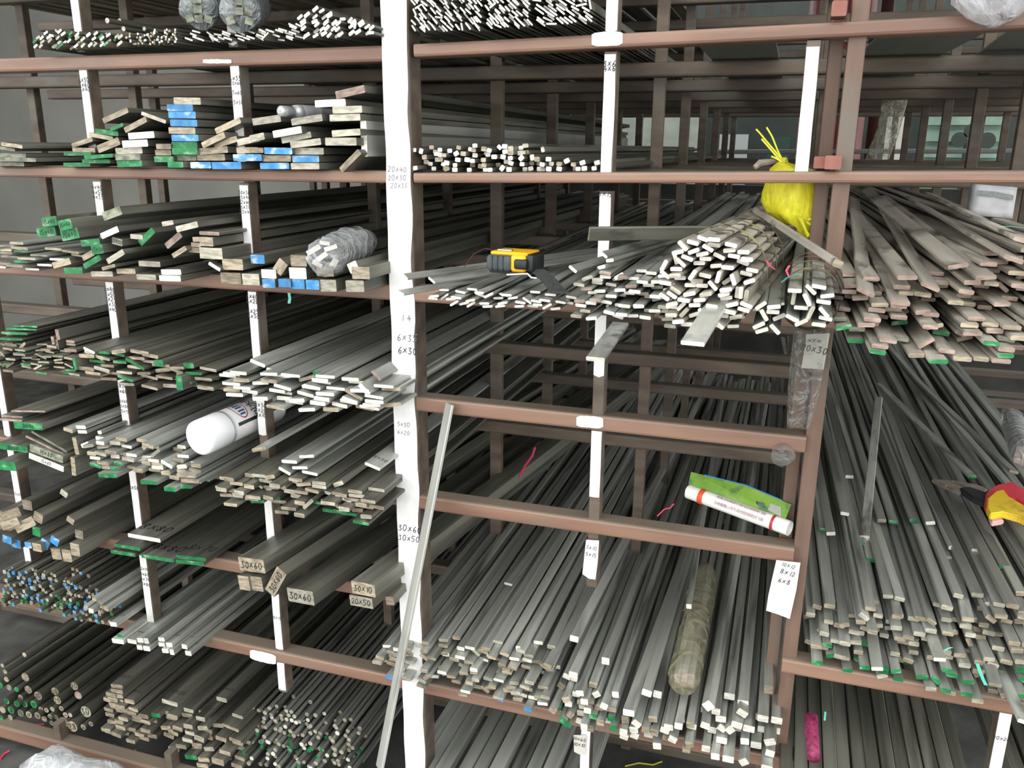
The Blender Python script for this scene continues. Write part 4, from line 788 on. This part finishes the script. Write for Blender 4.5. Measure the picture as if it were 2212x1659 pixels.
# wrapped things
FILM = film('stretch_film', srgb(205, 210, 212), .36, 16, rough=.03, crease=.010); FILMB = film('stretch_film_old', srgb(168, 163, 134), .42, 13, rough=.03, crease=.008); FILMC = film('clear_film', srgb(150, 154, 156), .22, 25)
def lump(path, radii, n=18, amp=.15, seed=0, sq=1.0):
    V_, F_ = tube(path, radii, n); out = []
    for i, p in enumerate(V_):
        c = Vector(path[min(i//n, len(path)-1)]); q = Vector(p)-c
        k = 1+amp*noise.noise(Vector((q.x*60+seed, q.y*60, q.z*60+(i//n)*.6)))
        out.append(c+Vector((q.x*k, q.y*k, q.z*k*sq)))
    return out, F_
def wrapped(name, label, pa, pb, R, nring, inner, film_m, seed, ends=True, amp=.16, cat='bundle', barsz=(.012, .012), tail=True):
    a, b = Vector(pa), Vector(pb); r = tag(empty(name, a), label, cat); d = (b-a); dn = d.normalized()
    path = [d*(i/nring) for i in range(nring+1)]; rad = [R*(1+.05*math.sin(i*1.7+seed)) for i in range(nring+1)]
    if tail:
        path = [-dn*.018]+path+[d+dn*.03, d+dn*.055]; rad = [R*.7]+rad+[R*.8, R*.45]
    v, f = lump(path, rad, 20, amp, seed); obj('plastic_film', v, f, film_m, r, smooth=True)
    for k in range(6):    # overlapping turns of film
        t = (k+.5)/6; c = d*t; s = dn.cross(Vector((0, 0, 1))).normalized(); u = s.cross(dn); vv = []; ff = []
        for j in range(24):
            an = 2*math.pi*j/24; rr = R*(1.06+.03*math.sin(an*3+k))
            for e in (0, 1): vv.append(c+dn*(.012*e+.012*math.sin(an+k))+s*rr*math.cos(an)+u*rr*math.sin(an))
        for j in range(24): q = (j+1) % 24; ff.append((2*j, 2*q, 2*q+1, 2*j+1))
        obj('film_turn', vv, ff, film_m, r, smooth=True)
    rg = random.Random(seed)
    yw = math.degrees(math.atan2(d.x, d.y)); pit = math.degrees(math.asin(dn.z))
    for q in inner:
        s = Vector((math.cos(math.radians(yw)), -math.sin(math.radians(yw)), 0)); u = s.cross(dn)
        o = bpy.data.objects.new('bar', bar_mesh('flat', q[2], q[3], .0008, STEEL, q[5] if len(q) > 5 else 'w')); COL.objects.link(o); o.parent = r
        c = s*q[0]+u*q[1]+dn*rg.uniform(-.012, .008)
        o.matrix_local = Matrix.Translation(c) @ Matrix.Rotation(-math.radians(yw), 4, 'Z') @ Matrix.Rotation(math.radians(pit), 4, 'X') @ Matrix.Rotation(q[4], 4, 'Y') @ Matrix.Diagonal((1, d.length*.95, 1, 1))
    return r
rg = random.Random(3)
inn = [(-.02, .012, .03, .009, -.5, 'w'), (-.008, -.002, .03, .009, -.6, 'w'), (.012, .016, .026, .008, -.3, 'w'), (.014, -.014, .024, .012, -1.0, 'w'), (-.016, -.014, .02, .008, .4, 'w'), (.0, .024, .02, .007, .1, 'w')]
wrapped('wrapped_offcuts', 'clear plastic wrapped roll of short steel offcuts on blue ended bars', P(700, 555, -.10), P(770, 528, .05), .034, 7, inn, FILM, 5, amp=.3)
inn = [(x*.0125, z*.0125, .012, .012, 0, 'r') for x in (-1, 0, 1) for z in (-1, 0, 1)]
wrapped('wrapped_bundle', 'bundle of bars wrapped in yellowed stretch film on the large heap', P(1478, 1470, -.01), P(1520, 1252, .36), .030, 9, inn, FILMB, 9, amp=.22)
wrapped('wrapped_bundle', 'grey film wrapped bundle on the bars beyond the cutters', P(2215, 985, .42), P(2185, 905, .75), .026, 6, inn, FILM, 19, amp=.2)
for i, (x, y) in enumerate(((428, 20), (517, 24))):
    inn = [(u*.016, w_*.016, .014, .012, .3*u, 'd') for u in (-1, 0, 1) for w_ in (-1, 0, 1)]
    wrapped('wrapped_roll', 'clear film wrapped roll of bars on the top shelf, %s' % ('nearer the end post' if i == 0 else 'nearer the white column'), P(x, y, -.05), P(x+35, y-6, .3), .0345, 6, inn, film('roll_film_%d' % i, srgb(150, 158, 162), .8, 26), 12+i, amp=.18, tail=False)
# metal spindle on top of the wide flats
sp = tag(empty('metal_spindle', P(605, 240, -.045)), 'turned steel spindle with stepped collar lying on wide flat bars', 'spindle')
frame_at(sp, sp.location, Vector((.20, 1, 0)))
v, f = lathe([(.001, 0), (.0085, 0), (.010, .002), (.010, .03), (.0075, .031), (.0075, .036), (.0125, .038), (.0135, .05), (.0125, .052), (.0135, .054), (.0125, .2), (.008, .205), (.008, .26)], 20)
obj('shaft', v, f, mat('turned_steel', srgb(150, 152, 154), srgb(200, 202, 204), rough=.3, metal=.4, scale=(10, 80, 10)), sp, smooth=True)
# film over the end column and the paper tags
ty = -.006
wp = tag(empty('film_sleeve', P(1740, 800, ty)), 'clear plastic film taped over a paper tag on the end column', 'film')
v = []; f = []
rows_ = [(712, 1716, 1792), (740, 1712, 1790), (790, 1706, 1782), (840, 1702, 1772), (890, 1700, 1762), (922, 1700, 1750)]
for i, (y, x0, x1) in enumerate(rows_):
    for j in range(9):
        q = P(x0+(x1-x0)*j/8, y, ty); v.append(q+Vector((0, -.004-.008*noise.noise(Vector((i*.9, j*.8, 1)))-(.006 if 0 < j < 8 else -.012), 0))-Vector(wp.location))
for i in range(len(rows_)-1):
    for j in range(8): a = i*9+j; f.append((a, a+1, a+10, a+9))
obj('plastic_film', v, f, film('sleeve_film', srgb(150, 152, 150), .3, 20), wp, smooth=True)
PAPER = mat('paper', srgb(238, 238, 236), srgb(246, 246, 245), rough=.7); CARD = mat('paper_grey', srgb(196, 194, 184), srgb(210, 208, 198), rough=.7)
def papertag(pts, Y, m, name, label, lines, par=None, th=.0008):
    q = [P(x, y, Y) for x, y in pts]; c = sum(q, Vector())/len(q)
    o = empty(name, c) if par is None else par
    if par is None: tag(o, label, 'label')
    base = Vector(o.location); n = len(q)
    v = [p-base for p in q]+[p-base+Vector((0, th, 0)) for p in q]
    f = [tuple(range(n)), tuple(range(2*n-1, n-1, -1))]+[(i, n+i, n+(i+1) % n, (i+1) % n) for i in range(n)]
    obj('sheet', v, f, m, o)
    for x, y, s, h, rot in lines:
        p = P(x, y, Y-.0006); zc = ZC(x, y, Y); hh = h*zc/F
        vv, ff = scribble(s, hh, hh*.12, int(y)); t = obj('handwriting', vv, ff, INK, o); t.matrix_local = Matrix.Translation(p-base) @ Matrix.Rotation(math.radians(rot), 4, 'Y')
    return o
papertag([(1741, 735), (1741, 722), (1786, 720), (1793, 720), (1779, 798), (1731, 795)], ty-.003, CARD, 'paper_tag', 'grey paper tag with thick marker size under film on the end column', [(1760, 735, '~x~', 12, 4), (1760, 755, '20x30', 14, 8)])
papertag([(1677, 1210), (1729, 1216), (1720, 1275), (1706, 1337), (1680, 1327), (1655, 1319), (1660, 1285)], -.012, PAPER, 'paper_sign', 'torn white paper sign with three handwritten sizes on the end column', [(1704, 1222, '10x12', 9, 8), (1702, 1238, '8x12', 11, 8), (1695, 1256, '6x8', 11, 8)])
papertag([(1266, 1166), (1294, 1168), (1291, 1215), (1286, 1252), (1272, 1250), (1258, 1240)], -.001, PAPER, 'paper_label', 'white paper label with two handwritten sizes on the divider post', [(1278, 1184, '5x10', 8, 3), (1277, 1198, '5x15', 9, 3)])
papertag([(1239, 1588), (1266, 1588), (1264, 1631), (1252, 1630), (1240, 1624)], .0, CARD, 'paper_label', 'grey paper label low on the divider post beside the green ended bars', [(1252, 1597, '10x60', 8, 0), (1252, 1609, '10x10', 8, 0)])
v = []
# small crumpled film under the beam end
q = P(1690, 985, -.004)
v, f = lump([q+Vector((0, 0, .022)), q+Vector((0, 0, .012)), q, q-Vector((0, 0, .012)), q-Vector((0, 0, .02))], [.006, .018, .021, .014, .003], 14, .5, 4)
tag(obj('crumpled_film', v, f, FILMC, smooth=True), 'small crumpled clear film stuck under the beam end', 'film')
# plastic bags
q = P(2150, 4, -.03)
v, f = lump([q+Vector((0, 0, .10)), q+Vector((0, 0, .04)), q+Vector((.0, 0, .0)), q-Vector((0, 0, .02)), q-Vector((0, 0, .034))], [.05, .058, .05, .034, .006], 22, .35, 7)
tag(obj('plastic_bag', v, f, film('bag_film', srgb(226, 226, 232), .75, 14), smooth=True), 'milky plastic bag hanging over the top beam of the end bay', 'bag')
q = PZ(150, 1690, .1)
pth = [PZ(60, 1670, .05), PZ(110, 1668, .09), PZ(160, 1690, .08), PZ(230, 1700, .07), PZ(290, 1720, .05)]
v, f = lump(pth, [.03, .06, .06, .055, .03], 20, .4, 11)
tag(obj('plastic_bag', v, f, film('bag_film_floor', srgb(228, 232, 236), .75, 14), smooth=True), 'clear crumpled plastic bag on the floor against the base beam', 'bag')
# coloured strings, strips and scraps
PINK = mat('pink_string', srgb(206, 52, 84), srgb(224, 84, 112), rough=.6); TEAL = mat('teal_tape', srgb(90, 200, 178), srgb(130, 222, 200), rough=.5); GRS = mat('green_string', srgb(60, 130, 110), rough=.6)
def string(pts, Y, r, m, name, label, cat, Z=None):
    v, f = tube([PZ(x, y, Z) if Z is not None else P(x, y, Y) for x, y in pts], r, 5); return tag(obj(name, v, f, m), label, cat)
def strip(pts, Y, wd, m, name, label, cat='strip'):
    v = []; f = []
    for i, (x, y) in enumerate(pts):
        p = P(x, y, Y-.002); q = P(x+wd, y+1, Y-.002); v += [p, q, q+Vector((0, .0006, 0)), p+Vector((0, .0006, 0))]
    for i in range(len(pts)-1):
        for k in range(4): f.append((4*i+k, 4*i+(k+1) % 4, 4*i+4+(k+1) % 4, 4*i+4+k))
    n = len(v); f += [(3, 2, 1, 0), (n-4, n-3, n-2, n-1)]
    return tag(obj(name, v, f, m), label, cat)
strip([(621, 632), (623, 645), (621, 655)], -.01, 6, TEAL, 'teal_strip', 'teal plastic strip hanging under the shelf of blue ended bars')
strip([(2107, 1433), (2113, 1450), (2120, 1468), (2126, 1480)], -.06, 8, TEAL, 'teal_strip', 'bright teal strip caught among green ended bars')
strip([(2162, 488), (2185, 489), (2212, 492)], -.05, 3, TEAL, 'teal_strip', 'teal strip lying across dusty bars of the end bay')
strip([(2038, 1405), (2046, 1400), (2054, 1398)], -.06, 5, TEAL, 'teal_strip', 'teal scrap caught on bar ends beside a long bar')
strip([(1781, 1537), (1780, 1550), (1779, 1556)], .05, 4, TEAL, 'teal_strip', 'teal scrap hanging between the dark square bars')
strip([(1653, 562), (1660, 572), (1672, 582)], -.21, 5, PINK, 'pink_strip', 'pink plastic tie on the edge of the strapped bundle')
strip([(1703, 573), (1696, 584), (1702, 598)], -.25, 5, PINK, 'pink_strip', 'pink plastic tie on the slim film wound bundle')
string([(1688, 610), (1700, 600), (1714, 596), (1726, 594)], -.255, .0012, GRS, 'green_string', 'green string tied across the slim film wound bundle', 'string')
string([(1122, 1030), (1135, 1005), (1150, 985), (1156, 966)], .52, .003, PINK, 'pink_string', 'pink twine hanging beside the first inner frame', 'string')
string([(1420, 1115), (1435, 1100), (1448, 1097), (1456, 1088)], .02, .0012, PINK, 'pink_string', 'short pink thread on the heap below the poster', 'string')
string([(20, 1570), (50, 1566), (96, 1564)], 0, .0025, PINK, 'pink_string', 'pink twine lying on the floor behind the base beam', 'string', Z=.004)
string([(180, 1608), (205, 1618), (225, 1630), (240, 1636)], 0, .0025, PINK, 'pink_string', 'pink twine scrap on the floor under the flat bar stack', 'string', Z=.004)
string([(0, 1640), (10, 1628), (20, 1622)], 0, .003, PINK, 'pink_string', 'red twine on the floor in front of the base beam', 'string', Z=.004)
string([(1350, 1655), (1380, 1648), (1410, 1652), (1430, 1645)], 0, .0025, mat('yellow_thread', srgb(200, 190, 60), rough=.6), 'yellow_string', 'yellow thread on the floor under the large heap', 'string', Z=.004)
# magenta roll among the dark bars
a, b = P(1752, 1552, -.02), P(1756, 1640, -.10); a.z += .005
v, f = lump([a, a+(b-a)*.33, a+(b-a)*.66, b], [.011, .012, .012, .011], 14, .25, 3)
tag(obj('net_roll', v, f, mat('magenta_net', srgb(104, 24, 62), srgb(158, 52, 96), rough=.6, scale=(140, 140, 140), bump=.5), smooth=True), 'magenta net roll standing among the dark square bars', 'net roll')
# drum with a label at the end bay
dr = tag(empty('paper_packet', P(2155, 425, .35)), 'crumpled white packet with a grey printed band behind the end bay bars', 'packet')
v = []; f = []
for i in range(7):
    for j in range(6):
        x = 2108+(2198-2108)*i/6-(j*2.2); y = 398+(465-398)*j/5+i*1.2
        v.append(P(x, y, .35+.006*noise.noise(Vector((i*.8, j*.9, 0))))-Vector(dr.location))
for i in range(6):
    for j in range(5): a = i*6+j; f.append((a, a+1, a+7, a+6))
k = len(v); v += [p+Vector((0, .05, 0)) for p in v[:k]]; f += [tuple(q+k for q in reversed(ff)) for ff in f[:30]]
edge = [i*6 for i in range(7)]+[36+j for j in range(1, 6)]+[i*6+5 for i in range(5, -1, -1)]+[j for j in range(4, 0, -1)]
f += [(edge[i], edge[(i+1) % len(edge)], edge[(i+1) % len(edge)]+k, edge[i]+k) for i in range(len(edge))]
obj('packet_body', v, f, mat('packet_white', srgb(176, 178, 182), srgb(200, 202, 204), rough=.35, bump=.3, scale=(25, 25, 25)), dr, smooth=True)
v = [P(x, y, .3445)-Vector(dr.location) for x, y in ((2112, 411), (2150, 414), (2190, 422), (2188, 433), (2148, 425), (2110, 421))]
obj('printed_band', v, [tuple(range(6))], mat('band_grey', srgb(120, 128, 130), srgb(140, 146, 148), rough=.4, scale=(200, 40, 200)), dr)
# scraps on the floor under the left bay
SCR = [mat('scrap_white', srgb(220, 220, 218), rough=.6), PINK, mat('scrap_grey', srgb(140, 146, 150), rough=.4, metal=.4), GRS]
rg = random.Random(77)
for i in range(26):
    p = PZ(rg.uniform(140, 330), rg.uniform(1605, 1655), .002); s = rg.uniform(.003, .009); an = rg.uniform(0, 6.3)
    c_, s_ = math.cos(an), math.sin(an); h = .0015
    pts = [Vector((p.x+s*(c_*a-s_*b), p.y+s*(s_*a+c_*b), .001+(.004 if k == 2 else 0))) for k, (a, b) in enumerate(((-1, -.5), (1, -.4), (.8, .5), (-.7, .6)))]
    v, f = prism(pts, h); k = i % 4
    tag(obj('floor_scrap', v, f, SCR[k]), '%s scrap on the floor below the stubby flat bars' % ('white', 'pink', 'grey metal', 'green')[k], 'scrap', 'scraps on the floor')
# ------------------------------------------------------------ yard behind, seen between the bars
RP = mat('pipe_red', srgb(126, 60, 64), srgb(146, 78, 80), rough=.45)
def backpipe(x0, x1, Y, m, name, label, cat, z1=3.2):
    a, b = P(x0, 290, Y), P(x1, 290, Y); r = (b.x-a.x)/2; c = (a.x+b.x)/2
    v = []; f = []; n = 28
    for z, rr in ((0, r*1.12), (.08, r*1.12), (.081, r), (z1, r)):
        for k in range(n): t = 2*math.pi*k/n; v.append((rr*math.cos(t), rr*math.sin(t), z))
    for i in range(3):
        for k in range(n): f.append((i*n+k, i*n+(k+1) % n, (i+1)*n+(k+1) % n, (i+1)*n+k))
    f.append(tuple(range(3*n, 4*n)))
    return tag(obj(name, v, f, m, loc=(c, Y, 0), smooth=True), label, cat)
backpipe(1722, 1864, 4.4, RP, 'red_tank', 'dull red painted cylinder standing behind the rack', 'cylinder')
backpipe(1872, 1900, 4.2, mat('pipe_brown', srgb(70, 40, 38), rough=.5), 'brown_pipe', 'thin dark brown pipe standing beside the red cylinder', 'pipe')
def farpanel(x0, y0, x1, y1, Y, m, name, label, cat, th=.05, slats=0, group=None, sm=None):
    a, b = P(x0, y0, Y), P(x1, y1, Y); b.z = 0.; z0 = 0.
    o = tag(empty(name, ((a.x+b.x)/2, Y, z0)), label, cat, group)
    wv = (b.x-a.x)/2; hh = a.z-b.z
    v, f = boxv(-wv, wv, 0, th, 0, hh); obj('panel', v, f, m, o)
    for i in range(slats):
        z = hh*(i+.5)/slats; v, f = boxv(-wv*.97, wv*.97, -.03, 0, z-hh/slats*.36, z+hh/slats*.36); v = [(p[0], p[1]-(.03 if p[2] < z else 0), p[2]) for p in v]
        obj('slat', v, f, sm or m, o)
    return o
farpanel(1925, 200, 1990, 0, 6.2, mat('white_board', srgb(220, 222, 214), srgb(232, 232, 226), rough=.7), 'white_panel', 'bright white board standing in the yard behind the rack', 'board')
farpanel(2005, 205, 2215, 0, 6.6, LOUV, 'louvre_screen', 'pale green louvred screen behind the rack', 'louvre', slats=16)
farpanel(1555, 290, 1640, 0, 7.2, mat('grey_panel', srgb(170, 178, 178), rough=.6), 'grey_panel', 'pale grey panelled wall unit far behind the rack', 'panel', slats=0)
farpanel(1660, 296, 1735, 0, 7.2, mat('green_cabinet', srgb(40, 70, 62), rough=.5), 'green_cabinet', 'dark green cabinet far behind the rack', 'cabinet')
farpanel(1340, 250, 1520, 300, 6.8, FAR, 'pale_board', 'long pale board far behind the rack', 'board')
# dark round fan blades in front of the louvre
fan = tag(empty('fan', P(2090, 300, 6.4)), 'dark fan with rounded blades in front of the pale louvre', 'fan')
FD = mat('fan_dark', srgb(50, 66, 60), rough=.5)
for k, (x, y, r) in enumerate(((2072, 302, .06), (2098, 283, .055), (2132, 304, .065), (2100, 330, .06))):
    c = P(x, y, 6.4)-Vector(fan.location); v = []
    for t in range(18): v.append(c+Vector((r*math.cos(t*math.pi/9), 0, r*math.sin(t*math.pi/9))))
    vv = v+[p+Vector((0, .01, 0)) for p in v]; ff = [tuple(range(18)), tuple(range(35, 17, -1))]+[(i, (i+1) % 18, 18+(i+1) % 18, 18+i) for i in range(18)]
    obj('blade', vv, ff, FD, fan)
v, f = tube([Vector((0, .02, .0)), Vector((0, .02, -(P(2090, 300, 6.4).z)))], .02, 8); obj('stand', v, f, FD, fan)
# hanging plastic sleeve
hs = tag(empty('hanging_sleeve', P(1915, 214, 1.56)), 'long wrinkled clear plastic sleeve hanging from an inner beam', 'sleeve')
v = []; f = []
rows_ = [(214, 1905, 1962), (240, 1902, 1955), (275, 1896, 1945), (300, 1886, 1938), (322, 1876, 1930), (345, 1868, 1920)]
for i, (y, x0, x1) in enumerate(rows_):
    for j in range(12):
        t = 2*math.pi*j/12; xm, xw = (x0+x1)/2, (x1-x0)/2
        v.append(P(xm+xw*math.cos(t), y, 1.56+.025*math.sin(t)*(1+.5*noise.noise(Vector((i, j, 0)))))-Vector(hs.location))
for i in range(len(rows_)-1):
    for j in range(12): f.append((i*12+j, i*12+(j+1) % 12, (i+1)*12+(j+1) % 12, (i+1)*12+j))
obj('plastic_film', v, f, film('sleeve_dusty', srgb(176, 172, 146), .45, 20), hs, smooth=True)
# thin pale rail seen through the rack
v, f = tube([P(1540, 328, 3.4), P(2300, 326, 3.4)], .012, 8); tag(obj('pale_rail', v, f, mat('rail_pale', srgb(150, 154, 150), rough=.4)), 'thin pale horizontal rail behind the rack', 'rail')
